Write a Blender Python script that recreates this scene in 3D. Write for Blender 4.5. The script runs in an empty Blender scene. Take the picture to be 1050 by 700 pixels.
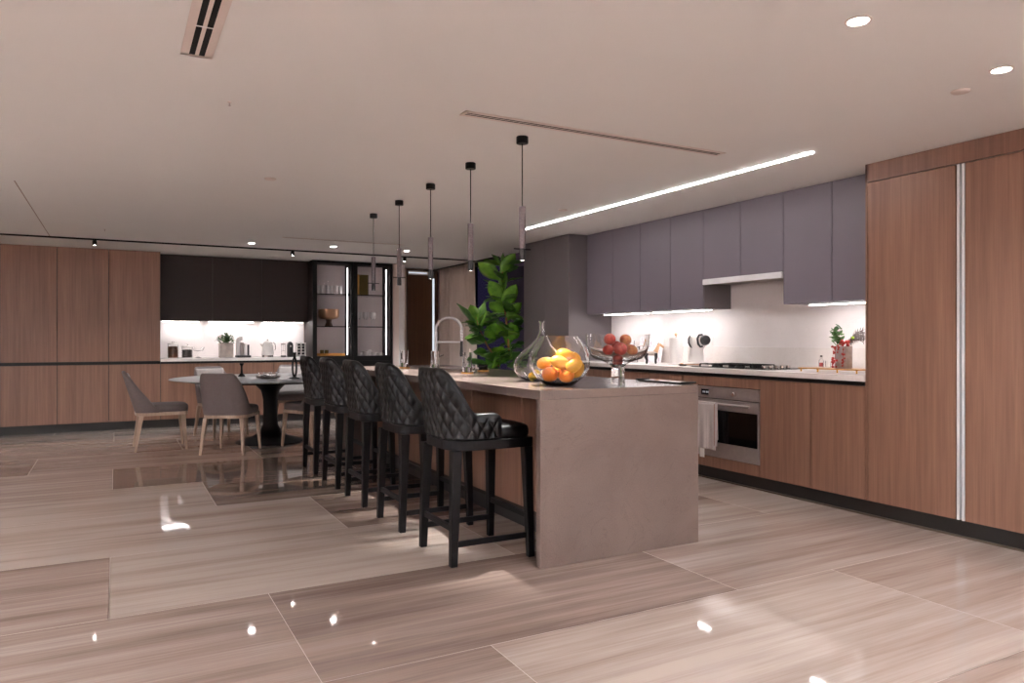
import bpy, math, random
from mathutils import Vector, Matrix
random.seed(7)
PI = math.pi
C = bpy.context.scene.collection
sc = bpy.context.scene

# ------------------------------------------------------------------ materials
def lin(c):
    c = c / 255.0
    return c / 12.92 if c <= 0.04045 else ((c + 0.055) / 1.055) ** 2.4
def rgb(r, g, b): return (lin(r), lin(g), lin(b), 1.0)

def new_mat(name):
    m = bpy.data.materials.new(name); m.use_nodes = True
    nt = m.node_tree; b = nt.nodes['Principled BSDF']
    return m, nt, b
def coords(nt, scale=(1, 1, 1), loc=(0, 0, 0)):
    t = nt.nodes.new('ShaderNodeTexCoord'); mp = nt.nodes.new('ShaderNodeMapping')
    nt.links.new(t.outputs['Object'], mp.inputs['Vector'])
    mp.inputs['Scale'].default_value = scale; mp.inputs['Location'].default_value = loc
    return mp.outputs['Vector']
def noise(nt, vec, scale, detail=4, rough=0.55, dist=0):
    n = nt.nodes.new('ShaderNodeTexNoise'); nt.links.new(vec, n.inputs['Vector'])
    n.inputs['Scale'].default_value = scale; n.inputs['Detail'].default_value = detail
    n.inputs['Roughness'].default_value = rough; n.inputs['Distortion'].default_value = dist
    return n.outputs['Fac']
def ramp(nt, fac, stops):
    r = nt.nodes.new('ShaderNodeValToRGB'); nt.links.new(fac, r.inputs['Fac'])
    e = r.color_ramp.elements
    while len(e) < len(stops): e.new(0.5)
    for i, (p, c) in enumerate(stops): e[i].position = p; e[i].color = c
    return r.outputs['Color']
def mathn(nt, op, a, b=None):
    n = nt.nodes.new('ShaderNodeMath'); n.operation = op
    for i, v in enumerate((a, b)):
        if v is None: continue
        if isinstance(v, (int, float)): n.inputs[i].default_value = v
        else: nt.links.new(v, n.inputs[i])
    return n.outputs[0]
def bump(nt, b, h, strength=0.1, dist=0.01):
    n = nt.nodes.new('ShaderNodeBump'); n.inputs['Strength'].default_value = strength
    n.inputs['Distance'].default_value = dist
    nt.links.new(h, n.inputs['Height']); nt.links.new(n.outputs['Normal'], b.inputs['Normal'])

def plain(name, col, rough=0.5, metal=0.0, var=0.06, scale=6, bmp=0.0, spec=0.5):
    m, nt, b = new_mat(name)
    v = coords(nt)
    f = noise(nt, v, scale)
    lo = tuple(max(0, c * (1 - var)) for c in col[:3]) + (1,)
    hi = tuple(min(1, c * (1 + var)) for c in col[:3]) + (1,)
    nt.links.new(ramp(nt, f, [(0.3, lo), (0.7, hi)]), b.inputs['Base Color'])
    b.inputs['Roughness'].default_value = rough; b.inputs['Metallic'].default_value = metal
    b.inputs['Specular IOR Level'].default_value = spec
    if bmp: bump(nt, b, noise(nt, v, scale * 25, 3), bmp, 0.003)
    return m
def emit(name, col, strength):
    m, nt, b = new_mat(name)
    b.inputs['Base Color'].default_value = (0.8, 0.8, 0.8, 1)
    b.inputs['Emission Color'].default_value = col; b.inputs['Emission Strength'].default_value = strength
    return m
def glass(name, col=(1, 1, 1, 1), rough=0.0, ior=1.45):
    m, nt, b = new_mat(name)
    b.inputs['Base Color'].default_value = col; b.inputs['Roughness'].default_value = rough
    b.inputs['Transmission Weight'].default_value = 1.0; b.inputs['IOR'].default_value = ior
    return m
def wood(name, dark, light, rough=0.42, grain=(38, 38, 1.1)):
    m, nt, b = new_mat(name)
    v = coords(nt, grain)
    f1 = noise(nt, v, 1.0, 5, 0.6, 0.3)
    v2 = coords(nt, (grain[0] * 4, grain[1] * 4, grain[2] * 2.2))
    f2 = noise(nt, v2, 1.0, 3, 0.6)
    v3 = coords(nt, (5, 5, 0.35), (3, 1, 2))
    f3 = noise(nt, v3, 1.0, 3, 0.5, 0.6)
    s = mathn(nt, 'ADD', mathn(nt, 'MULTIPLY', f1, 0.45), mathn(nt, 'MULTIPLY', f2, 0.25))
    s = mathn(nt, 'ADD', s, mathn(nt, 'MULTIPLY', f3, 0.3))
    nt.links.new(ramp(nt, s, [(0.34, dark), (0.66, light)]), b.inputs['Base Color'])
    b.inputs['Roughness'].default_value = rough
    bump(nt, b, f2, 0.08, 0.002)
    return m
def crystal_mat():
    m = glass('cut_crystal', (1, 0.97, 0.96, 1), 0.06, 1.5)
    m.node_tree.nodes['Principled BSDF'].inputs['Transmission Weight'].default_value = 0.3
    return m
def floor_mat():
    m, nt, b = new_mat('veined_floor_stone')
    at = nt.nodes.new('ShaderNodeAttribute'); at.attribute_name = 'tone'; at.attribute_type = 'GEOMETRY'
    sep = nt.nodes.new('ShaderNodeSeparateColor'); nt.links.new(at.outputs['Color'], sep.inputs['Color'])
    tone, seed, warm = sep.outputs[0], sep.outputs[1], sep.outputs[2]
    t = nt.nodes.new('ShaderNodeTexCoord'); sx = nt.nodes.new('ShaderNodeSeparateXYZ')
    nt.links.new(t.outputs['Object'], sx.inputs[0])
    def vec(kx, ky):
        c = nt.nodes.new('ShaderNodeCombineXYZ')
        nt.links.new(mathn(nt, 'MULTIPLY', sx.outputs[0], kx), c.inputs[0])
        nt.links.new(mathn(nt, 'MULTIPLY', sx.outputs[1], ky), c.inputs[1])
        nt.links.new(mathn(nt, 'MULTIPLY', seed, 60.0), c.inputs[2])
        return c.outputs[0]
    broad = noise(nt, vec(0.5, 4.2), 1.0, 2, 0.5, 0.35)
    mid = noise(nt, vec(0.7, 15), 1.0, 3, 0.6, 0.25)
    fine = noise(nt, vec(1.6, 75), 1.0, 4, 0.7, 0.1)
    s = mathn(nt, 'ADD', mathn(nt, 'MULTIPLY', broad, 0.5), mathn(nt, 'MULTIPLY', mid, 0.38))
    s = mathn(nt, 'ADD', s, mathn(nt, 'MULTIPLY', fine, 0.3))
    s = mathn(nt, 'ADD', s, mathn(nt, 'MULTIPLY', mathn(nt, 'SUBTRACT', tone, 0.5), 0.46))
    col = ramp(nt, s, [(0.36, rgb(122, 101, 91)), (0.55, rgb(162, 140, 129)), (0.80, rgb(198, 180, 169))])
    nt.links.new(col, b.inputs['Base Color'])
    b.inputs['Roughness'].default_value = 0.04
    b.inputs['Specular IOR Level'].default_value = 0.7
    return m
def stone_mat(name, base, dark, light, rough=0.2):
    m, nt, b = new_mat(name)
    v = coords(nt)
    f1 = noise(nt, v, 3.0, 6, 0.6, 0.4); f2 = noise(nt, v, 160, 2, 0.5)
    vein = mathn(nt, 'ABSOLUTE', mathn(nt, 'SUBTRACT', noise(nt, v, 3.2, 8, 0.6, 1.6), 0.5))
    mixf = mathn(nt, 'ADD', mathn(nt, 'MULTIPLY', f1, 0.6), mathn(nt, 'MULTIPLY', f2, 0.4))
    c1 = ramp(nt, mixf, [(0.38, base), (0.62, light)])
    vf = ramp(nt, vein, [(0.0, (0.42, 0.42, 0.42, 1)), (0.006, (0, 0, 0, 1))])
    mx = nt.nodes.new('ShaderNodeMix'); mx.data_type = 'RGBA'
    nt.links.new(vf, mx.inputs[0]); nt.links.new(c1, mx.inputs[6]); mx.inputs[7].default_value = dark
    nt.links.new(mx.outputs[2], b.inputs['Base Color'])
    b.inputs['Roughness'].default_value = rough
    return m
def leaf_mat(name, a, c, rough=0.35, scale=9):
    m, nt, b = new_mat(name)
    nt.links.new(ramp(nt, noise(nt, coords(nt), scale, 4), [(0.3, a), (0.7, c)]), b.inputs['Base Color'])
    b.inputs['Roughness'].default_value = rough
    return m

M = dict(
    ceiling=plain('ceiling_paint', rgb(224, 222, 219), 0.85, var=0.01, scale=1.5),
    wall=plain('wall_paint', rgb(226, 208, 199), 0.8, var=0.02, scale=2),
    floor=floor_mat(),
    grout=plain('floor_grout', rgb(205, 187, 177), 0.7),
    oak=wood('smoked_oak', rgb(112, 78, 62), rgb(150, 110, 90)),
    oak_h=wood('smoked_oak_level', rgb(104, 73, 59), rgb(138, 101, 84)),
    walnut=wood('dark_walnut', rgb(70, 44, 26), rgb(104, 68, 42)),
    ash=wood('pale_ash', rgb(152, 126, 106), rgb(184, 158, 138), 0.45, (60, 60, 6)),
    carcass=plain('dark_carcass', rgb(44, 34, 30), 0.7),
    black=plain('black_metal', rgb(14, 12, 12), 0.45, var=0.15, spec=0.25),
    plinth=plain('black_plinth', rgb(33, 28, 27), 0.5, var=0.1),
    profile=plain('bronze_profile', rgb(105, 90, 78), 0.45, 0.3),
    mauve=plain('mauve_lacquer', rgb(113, 105, 114), 0.42, var=0.015, scale=3),
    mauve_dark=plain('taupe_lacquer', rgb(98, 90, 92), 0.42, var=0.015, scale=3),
    umber=plain('umber_lacquer', rgb(44, 32, 31), 0.5, var=0.03, scale=3, spec=0.3),
    quartz=stone_mat('island_quartz', rgb(109, 93, 87), rgb(93, 79, 73), rgb(120, 103, 96)),
    counter=stone_mat('white_quartz', rgb(222, 213, 208), rgb(202, 190, 184), rgb(232, 224, 220), 0.25),
    splash=stone_mat('pale_splashback', rgb(226, 218, 216), rgb(216, 207, 204), rgb(232, 225, 223), 0.3),
    steel=plain('brushed_steel', rgb(176, 164, 160), 0.36, 0.65, var=0.05, scale=30),
    alu=plain('satin_aluminium', rgb(226, 224, 226), 0.5, 0.15, var=0.04),
    chrome=plain('chrome', rgb(225, 220, 218), 0.08, 1.0, var=0.02),
    ovenglass=plain('black_oven_glass', rgb(10, 9, 10), 0.05, 0.0, var=0.05),
    hob=plain('black_hob_glass', rgb(26, 24, 27), 0.12, 0.0, var=0.1),
    screen=plain('oven_display', rgb(14, 14, 28), 0.1),
    leather=plain('black_leather', rgb(13, 10, 11), 0.33, var=0.15, scale=30, bmp=0.05, spec=0.3),
    stoolwood=plain('black_stained_wood', rgb(15, 12, 14), 0.45, var=0.15, scale=12, bmp=0.05, spec=0.2),
    fabric=plain('mauve_grey_upholstery', rgb(108, 95, 93), 0.7, var=0.05, scale=40, bmp=0.15, spec=0.35),
    fabric_l=plain('light_grey_upholstery', rgb(158, 148, 143), 0.75, var=0.05, scale=40, bmp=0.15, spec=0.3),
    gunmetal=plain('knurled_gunmetal', rgb(118, 107, 110), 0.5, 0.1, var=0.25, scale=90, bmp=0.3),
    tabletop=plain('grey_table_stone', rgb(72, 65, 64), 0.3, var=0.12, scale=5),
    vent=plain('vent_white', rgb(214, 200, 192), 0.6, var=0.01),
    void=plain('vent_void', rgb(8, 7, 7), 0.9),
    white=plain('white_ceramic', rgb(236, 230, 226), 0.2, var=0.02),
    paper=plain('white_paper', rgb(238, 233, 230), 0.85, var=0.02, bmp=0.1),
    dial=plain('dark_plastic', rgb(34, 31, 33), 0.4, var=0.1),
    gold=plain('brushed_gold', rgb(206, 152, 82), 0.3, 0.9, var=0.08),
    brass=plain('aged_brass', rgb(112, 98, 58), 0.35, 0.8, var=0.15),
    copper=plain('copper_bronze', rgb(198, 158, 124), 0.3, 0.6, var=0.08),
    crystal=crystal_mat(), clear=glass('clear_glass'), doorglass=glass('door_glass', (0.97, 0.95, 0.96, 1), 0.0, 1.12),
    smoke=glass('smoked_glass', (0.32, 0.3, 0.32, 1)),
    pane=glass('window_glass', (0.9, 0.9, 0.95, 1), 0.0, 1.12),
    shelfglass=glass('shelf_glass', (0.45, 0.42, 0.42, 1), 0.05, 1.4),
    mango=leaf_mat('mango_skin', rgb(236, 150, 40), rgb(246, 184, 70), 0.4),
    orange=leaf_mat('orange_skin', rgb(232, 112, 22), rgb(244, 138, 40), 0.45),
    lemon=leaf_mat('lemon_skin', rgb(246, 186, 20), rgb(250, 208, 60), 0.4),
    peach=leaf_mat('peach_skin', rgb(146, 22, 28), rgb(206, 84, 62), 0.5, 28),
    peach2=leaf_mat('yellow_peach_skin', rgb(170, 48, 34), rgb(206, 146, 76), 0.5, 24),
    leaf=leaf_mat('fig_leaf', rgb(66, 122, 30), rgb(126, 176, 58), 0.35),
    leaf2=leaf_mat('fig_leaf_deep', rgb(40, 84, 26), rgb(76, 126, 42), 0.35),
    herb=leaf_mat('herb_leaf', rgb(46, 74, 40), rgb(94, 124, 70), 0.6),
    spike=leaf_mat('purple_spiky_leaf', rgb(96, 80, 84), rgb(140, 128, 122), 0.5),
    lime=leaf_mat('lime_bud', rgb(150, 190, 40), rgb(190, 214, 70), 0.5),
    berry=leaf_mat('red_berry', rgb(160, 34, 36), rgb(206, 84, 74), 0.4),
    bark=leaf_mat('tan_bark', rgb(140, 92, 56), rgb(180, 128, 84), 0.8),
    concrete=plain('pale_concrete_pot', rgb(190, 176, 166), 0.8, var=0.15, scale=14),
    greypot=plain('grey_stone_pot', rgb(178, 166, 162), 0.8, var=0.2, scale=22),
    soil=plain('dark_soil', rgb(44, 32, 26), 0.95, var=0.3, scale=60),
    beans=leaf_mat('brown_coffee_beans', rgb(80, 44, 22), rgb(150, 90, 50), 0.5),
    tea=leaf_mat('dark_tea', rgb(36, 28, 28), rgb(78, 62, 58), 0.6),
    curtain=plain('sheer_curtain', rgb(206, 188, 178), 0.9, var=0.04, scale=3),
    navy=plain('navy_blind', rgb(44, 35, 62), 0.8, var=0.1),
    violet=plain('violet_facade', rgb(84, 66, 100), 0.8, var=0.1),
    frost=plain('frosted_panel', rgb(226, 220, 218), 0.3, var=0.02),
    toweltan=plain('towel_tan_stripe', rgb(150, 100, 84), 0.9),
    led=emit('led_light', (1.0, 0.97, 0.97, 1), 16),
    led_cab=emit('cabinet_led', (1.0, 0.93, 0.92, 1), 5.0),
    led_under=emit('counter_led', (1.0, 0.96, 0.96, 1), 14),
    led_cool=emit('cool_led', (0.80, 0.90, 1.0, 1), 0.32),
    lampface=emit('lamp_face', (1.0, 0.93, 0.88, 1), 45),
    lampsoft=emit('pendant_lamp_face', (1.0, 0.90, 0.84, 1), 12),
)
def towel_mat():
    m, nt, b = new_mat('striped_tea_towel')
    w = nt.nodes.new('ShaderNodeTexWave'); w.bands_direction = 'Y'; w.inputs['Scale'].default_value = 26
    w.inputs['Distortion'].default_value = 0.6
    nt.links.new(coords(nt), w.inputs['Vector'])
    nt.links.new(ramp(nt, w.outputs['Fac'], [(0.1, rgb(140, 124, 124)), (0.35, rgb(222, 212, 208))]), b.inputs['Base Color'])
    b.inputs['Roughness'].default_value = 0.9
    return m
M['towel'] = towel_mat()
def poster_mat():
    m, nt, b = new_mat('printed_card')
    f = noise(nt, coords(nt), 14, 3, 0.6, 1.0)
    nt.links.new(ramp(nt, f, [(0.36, rgb(176, 158, 176)), (0.46, rgb(236, 230, 232)), (0.62, rgb(240, 236, 236)), (0.72, rgb(206, 168, 150))]), b.inputs['Base Color'])
    return m
M['print'] = poster_mat()

# ------------------------------------------------------------------ geometry helpers
class G:
    def __init__(s): s.v = []; s.f = []; s.sm = []
    def add(s, vs, fs, smooth=False, mx=None):
        o = len(s.v)
        for p in vs:
            p = Vector(p)
            if mx is not None: p = mx @ p
            s.v.append(tuple(p))
        for f in fs: s.f.append([i + o for i in f]); s.sm.append(smooth)
        return s
    def box(s, x0, x1, y0, y1, z0, z1, mx=None):
        vs = [(x, y, z) for z in (z0, z1) for y in (y0, y1) for x in (x0, x1)]
        return s.add(vs, [(0, 2, 3, 1), (4, 5, 7, 6), (0, 1, 5, 4), (2, 6, 7, 3), (0, 4, 6, 2), (1, 3, 7, 5)], False, mx)
    def leg(s, a, sa, b, sb):
        (ax, ay, az), (bx, by, bz) = a, b
        vs = []
        for (cx, cy, cz, w) in ((ax, ay, az, sa), (bx, by, bz, sb)):
            vs += [(cx - w / 2, cy - w / 2, cz), (cx + w / 2, cy - w / 2, cz), (cx + w / 2, cy + w / 2, cz), (cx - w / 2, cy + w / 2, cz)]
        return s.add(vs, [(0, 1, 2, 3), (4, 7, 6, 5), (0, 4, 5, 1), (1, 5, 6, 2), (2, 6, 7, 3), (3, 7, 4, 0)])
    def lathe(s, prof, n=32, c=(0, 0, 0), mx=None, smooth=True):
        vs, fs = [], []
        k = len(prof)
        for j in range(n):
            a = 2 * PI * j / n
            for r, z in prof: vs.append((c[0] + r * math.cos(a), c[1] + r * math.sin(a), c[2] + z))
        for j in range(n):
            j2 = (j + 1) % n
            for i in range(k - 1):
                q = [j * k + i, j2 * k + i, j2 * k + i + 1, j * k + i + 1]
                if prof[i][0] < 1e-6: q = [q[0], q[2], q[3]]
                elif prof[i + 1][0] < 1e-6: q = [q[0], q[1], q[2]]
                fs.append(q)
        return s.add(vs, fs, smooth, mx)
    def cyl(s, c, r, z0, z1, n=24, r2=None, mx=None, bev=0.0):
        r2 = r if r2 is None else r2
        s.lathe([(0, z0), (max(r - bev, 1e-5), z0), (r, z0 + bev), (r2, z1 - bev), (max(r2 - bev, 1e-5), z1), (0, z1)] if bev else
                [(0, z0), (r, z0), (r, z0), (r2, z1), (r2, z1), (0, z1)], n, (c[0], c[1], 0), mx, True)
        return s
    def tube(s, pts, r, n=10, radii=None, cap=True):
        pts = [Vector(p) for p in pts]; vs, fs = [], []
        up = Vector((0, 0, 1)); prev = None
        for i, p in enumerate(pts):
            t = (pts[min(i + 1, len(pts) - 1)] - pts[max(i - 1, 0)]).normalized()
            if prev is None:
                a = t.cross(up) if abs(t.dot(up)) < 0.95 else t.cross(Vector((1, 0, 0)))
            else: a = prev - t * prev.dot(t)
            a.normalize(); prev = a; b = t.cross(a)
            rr = radii[i] if radii else r
            for j in range(n):
                q = 2 * PI * j / n
                vs.append(p + a * (rr * math.cos(q)) + b * (rr * math.sin(q)))
        for i in range(len(pts) - 1):
            for j in range(n):
                j2 = (j + 1) % n
                fs.append((i * n + j, i * n + j2, (i + 1) * n + j2, (i + 1) * n + j))
        if cap:
            fs.append(tuple(range(n))[::-1]); fs.append(tuple((len(pts) - 1) * n + j for j in range(n)))
        return s.add(vs, fs, True)
    def ball(s, c, r, sc3=(1, 1, 1), rot=None, n=20, m=12, bulge=0):
        mx = Matrix.Translation(c) @ (rot.to_4x4() if rot else Matrix.Identity(4)) @ Matrix.Diagonal((sc3[0], sc3[1], sc3[2], 1))
        prof = []
        for i in range(m + 1):
            a = PI * i / m
            rr = r * math.sin(a); z = -r * math.cos(a)
            if bulge: rr *= 1 + bulge * math.cos(a)
            prof.append((rr if 0 < i < m else 0, z))
        return s.lathe(prof, n, (0, 0, 0), mx)
    def prism(s, outline, z0, z1, mx=None, smooth=False):
        n = len(outline)
        vs = [(x, y, z0) for x, y in outline] + [(x, y, z1) for x, y in outline]
        fs = [tuple(range(n))[::-1], tuple(range(n, 2 * n))] + [(i, (i + 1) % n, n + (i + 1) % n, n + i) for i in range(n)]
        return s.add(vs, fs, smooth, mx)

def obj(name, g, m, parent=None, bevel=0.0, loc=None, smooth_all=False):
    me = bpy.data.meshes.new(name)
    me.from_pydata(g.v, [], g.f); me.update()
    for p, sm in zip(me.polygons, g.sm): p.use_smooth = sm or smooth_all
    me.materials.append(M[m] if isinstance(m, str) else m)
    if any(g.sm) or smooth_all: me.set_sharp_from_angle(angle=math.radians(42))
    o = bpy.data.objects.new(name, me); C.objects.link(o)
    if parent: o.parent = parent
    if loc: o.location = loc
    if bevel:
        b = o.modifiers.new('bevel', 'BEVEL'); b.width = bevel; b.segments = 2; b.limit_method = 'ANGLE'; b.angle_limit = 0.7
        b.harden_normals = False
    return o
def tag(o, label, cat, group=None, kind=None):
    if label: o['label'] = label
    if cat: o['category'] = cat
    if group: o['group'] = group
    if kind: o['kind'] = kind
    return o
def thing(name, label, cat, loc=(0, 0, 0), rz=0, group=None):
    o = bpy.data.objects.new(name, None); C.objects.link(o)
    o.location = loc; o.rotation_euler = (0, 0, rz); o.empty_display_size = 0.1
    return tag(o, label, cat, group)
def struct(name, g, m, bevel=0, loc=None):
    o = obj(name, g, m, None, bevel, loc); o['kind'] = 'structure'; return o
KIDS = {}
def dup(root, loc, rz=None, label=None, group=None):
    def cp(o, par):
        c = o.copy(); C.objects.link(c)
        if par is not None: c.parent = par
        for ch in [x for x in ALL() if x.parent == o]: cp(ch, c)
        return c
    r = cp(root, None); r.location = loc
    if rz is not None: r.rotation_euler = (0, 0, rz)
    if label: r['label'] = label
    if group: r['group'] = group
    return r
def ALL(): return list(bpy.data.objects)
def part_label(o, l): o['label'] = l; return o
def lamp(name, kind, loc, power, parent, col=(0.90, 0.96, 1.0), size=0.05, spot=1.9, blend=0.6, rot=(0, 0, 0)):
    d = bpy.data.lights.new(name, kind); d.energy = power; d.color = col
    if kind == 'SPOT': d.spot_size = spot; d.spot_blend = blend; d.shadow_soft_size = size
    elif kind == 'POINT': d.shadow_soft_size = size
    o = bpy.data.objects.new(name, d); C.objects.link(o); o.location = loc; o.rotation_euler = rot
    if parent: o.parent = parent
    return o

# ------------------------------------------------------------------ dimensions (metres)
TH = math.radians(28.404); SN, CS = math.sin(TH), math.cos(TH)
CEIL = 2.38
XB = 4.459      # front of base and tall cabinets (right run)
XW = 5.06       # right wall
XU = 4.70       # front of upper cabinets
YB = 10.964     # front of back run
YW = 11.56      # back wall
IX0, IX1, IY0, IY1, IZ = 1.95, 3.035, 3.293, 7.13, 0.93

# ------------------------------------------------------------------ room
def build_floor():
    g = []; tones = []
    me = bpy.data.meshes.new('floor'); vs, fs, mi, cols = [], [], [], []
    vs += [(-5.2, -3.7, -0.004), (XW + 0.3, -3.7, -0.004), (XW + 0.3, YW + 0.2, -0.004), (-5.2, YW + 0.2, -0.004)]
    fs.append((0, 1, 2, 3)); mi.append(1); cols.append((0.5, 0.5, 0.5, 1))
    rows = [-3.55, -2.53, -1.51, -0.49, 0.53, 1.55, 2.57, 3.59, 4.60, 5.65, 6.67, 7.70, 8.70, 9.70, 10.72, 11.76]
    known = {}   # (row index, tile index) -> tone
    # joint x of each row (row k lies between rows[k] and rows[k+1])
    jx = {}
    for k in range(len(rows) - 1):
        if rows[k] < 3.0: jx[k] = 2.62 - 0.66 * (k - 6)
        else: jx[k] = 1.96 - 0.66 * (k - 7)
    tonemap = {}
    rnd = random.Random(11)
    for k in range(len(rows) - 1):
        x = jx[k] - 1.985 * 6
        while x > -5.2: x -= 1.985
        while x < XW:
            a, b = max(x, -5.2), min(x + 1.985, XW + 0.3)
            if b > a + 0.01:
                cx = x + 0.99; cy = (rows[k] + rows[k + 1]) / 2
                tone = rnd.uniform(0.3, 0.75)
                for (qx, qy, t) in [(-1.0, 4.1, 0.46), (1.0, 4.1, 0.85), (2.9, 4.1, 0.62), (4.7, 4.1, 0.74),
                                    (-0.4, 3.1, 0.45), (1.6, 3.1, 0.26), (3.6, 3.1, 0.60), (0.3, 2.1, 0.42), (2.3, 2.1, 0.74), (4.3, 2.1, 0.6),
                                    (2.9, 1.0, 0.75), (0.9, 1.0, 0.7), (0.2, 5.1, 0.82), (2.3, 5.1, 0.25), (4.2, 5.1, 0.9),
                                    (-0.4, 6.1, 0.85), (1.6, 6.1, 0.12), (3.6, 6.1, 0.5), (0.9, 7.2, 0.12), (-1.1, 7.2, 0.75), (2.9, 7.2, 0.4),
                                    (-1.7, 8.2, 0.5), (0.3, 8.2, 0.62), (2.3, 8.2, 0.5), (-0.4, 9.2, 0.65), (1.6, 9.2, 0.7), (-0.9, 10.2, 0.75), (1.0, 10.2, 0.8)]:
                    if x < qx < x + 1.985 and rows[k] < qy < rows[k + 1]: tone = t
                gx = 0.0014
                o = len(vs)
                vs += [(a + gx, rows[k] + gx, 0), (b - gx, rows[k] + gx, 0), (b - gx, rows[k + 1] - gx, 0), (a + gx, rows[k + 1] - gx, 0)]
                fs.append((o, o + 1, o + 2, o + 3)); mi.append(0); cols.append((tone, rnd.random(), rnd.random(), 1))
            x += 1.985
    me.from_pydata(vs, [], fs)
    at = me.color_attributes.new('tone', 'FLOAT_COLOR', 'CORNER')
    li = 0
    for p, c in zip(me.polygons, cols):
        for _ in p.loop_indices: at.data[li].color = c; li += 1
    for p, m in zip(me.polygons, mi): p.material_index = m
    me.materials.append(M['floor']); me.materials.append(M['grout'])
    o = bpy.data.objects.new('floor', me); C.objects.link(o); o['kind'] = 'structure'
build_floor()
struct('ceiling', G().box(-5.2, XW + 0.3, -3.7, YW + 0.2, CEIL, CEIL + 0.1), 'ceiling')
struct('wall_left', G().box(-5.2, -5.05, -3.7, YW + 0.2, 0, CEIL), 'wall')
struct('wall_front', G().box(-5.05, XW + 0.2, -3.7, -3.55, 0, CEIL), 'wall')
struct('wall_back', G().box(-5.05, XW + 0.2, YW, YW + 0.15, 0, CEIL), 'wall')
struct('wall_right', G().box(XW, XW + 0.15, -3.55, 8.0, 0, CEIL), 'wall')
struct('trim_1', G().box(-0.666, -0.658, 6.57, 9.9, CEIL - 0.0015, CEIL + 0.001), plain('ceiling_joint', rgb(160, 142, 134), 0.9))
# plinths under the runs
struct('baseboard_right', G().box(XB + 0.05, XB + 0.07, -1.0, 7.93, 0.012, 0.112), 'plinth')
struct('trim_2', G().box(XB + 0.035, XB + 0.07, -1.0, 7.93, 0, 0.012), 'profile')
struct('baseboard_back', G().box(-3.1, 3.80, YB + 0.05, YB + 0.07, 0, 0.112), 'plinth')

# window on the right wall beyond the kitchen, night outside
wf = G()
y0, y1, xw = 8.0, 11.5, 4.90
for (a, b) in ((y0, y0 + 0.05), (9.15, 9.21), (10.3, 10.36), (y1 - 0.05, y1)): wf.box(xw, xw + 0.07, a, b, 0, CEIL - 0.001)
wf.box(xw, xw + 0.07, y0, y1, 0, 0.05); wf.box(xw - 0.02, xw + 0.09, y0, y1, CEIL - 0.06, CEIL - 0.001)
w1 = struct('window_1', wf, 'black', 0.004)
obj('window_pane', G().box(xw + 0.03, xw + 0.042, y0 + 0.02, y1 - 0.02, 0.03, CEIL - 0.04), 'pane', w1)
struct('wall_far_return', G().box(xw + 0.07, XW + 0.15, 7.95, 8.0, 0, CEIL), 'wall')
bl = thing('roller_blind', 'violet roller blind behind the fig plant on the night window', 'blind', (xw - 0.075, 8.03, 0))
obj('blind_cassette', G().box(0, 0.05, 0, 1.08, 2.19, CEIL - 0.004), 'violet', bl, 0.006)
obj('blind_fabric', G().box(0.022, 0.026, 0.02, 1.06, 0.55, 2.188), 'navy', bl)
obj('bottom_bar', G().box(0.015, 0.033, 0.02, 1.06, 0.52, 0.55), 'black', bl, 0.003)

# door in the far wall with light line
d1 = struct('door_1', G().box(4.27, 4.70, YW - 0.05, YW - 0.002, 0.01, 2.27), 'walnut', 0.003)
obj('door_edge_light', G().box(4.705, 4.733, YW - 0.055, YW - 0.03, 0.02, 2.22), 'led_cool', d1)
obj('door_head_light', G().box(4.27, 4.60, YW - 0.058, YW - 0.04, 2.295, 2.312), 'led_cool', d1)
obj('door_frame', G().box(4.255, 4.27, YW - 0.06, YW - 0.002, 0.0, 2.36).box(4.27, 4.80, YW - 0.06, YW - 0.002, 2.335, 2.36).box(4.735, 4.80, YW - 0.06, YW - 0.002, 0, 2.335), 'walnut', d1)
# pier beside the glass cabinet
pier = struct('trim_3', G().box(3.83, 3.925, 11.0, YW - 0.002, 0, CEIL - 0.002), 'wall')
fr = struct('trim_4', G().box(3.93, 4.02, 11.0, 11.05, 0.0, CEIL - 0.002), 'frost', 0.004)

# ------------------------------------------------------------------ right run cabinets
def pull_door(name, g, m, parent, bevel=0.0015): return obj(name, g, m, parent, bevel)
def cab_right(name, label, ya, yb, z0, z1, xf, depth_to, m, cat='cabinet', group=None, doors=None):
    """cabinet of the right run; y local 0..w"""
    t = thing(name, label, cat, (xf, ya, z0), 0, group)
    w, h, d = yb - ya, z1 - z0, depth_to - xf
    obj('body', G().box(0.021, d, 0.001, w - 0.001, 0.001, h - 0.001), 'carcass', t)
    for (a, b, c, e, nm) in (doors or [(0, w, 0, h, 'door')]):
        pull_door(nm, G().box(0, 0.02, a + 0.003, b - 0.003, c + 0.001, e - 0.001), m, t)
    return t
# tall units at the right
T = [(2.618, 3.208, 'tall oak cabinet nearest the white counter, left of the aluminium pull channel'),
     (1.97, 2.566, 'tall oak cabinet right of the aluminium pull channel'),
     (1.37, 1.97, 'tall oak cabinet at the right edge of the picture'),
     (0.77, 1.37, 'tall oak cabinet just outside the right edge of the picture')]
for (a, b, l) in T:
    cab_right('tall_cabinet', l, a, b, 0.112, 2.252, XB, XW - 0.003, 'oak', group='tall oak cabinets on the right wall')
ch = thing('pull_channel', 'vertical brushed aluminium pull channel between two tall oak cabinets', 'handle channel', (XB, 2.566, 0.112))
obj('channel_back', G().box(0.03, 0.05, 0.001, 0.051, 0.0, 2.14), 'alu', ch)
obj('channel_lip', G().box(0.0, 0.03, 0.001, 0.018, 0.0, 2.14).box(0.006, 0.03, 0.034, 0.051, 0.0, 2.14), 'alu', ch, 0.002)
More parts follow.
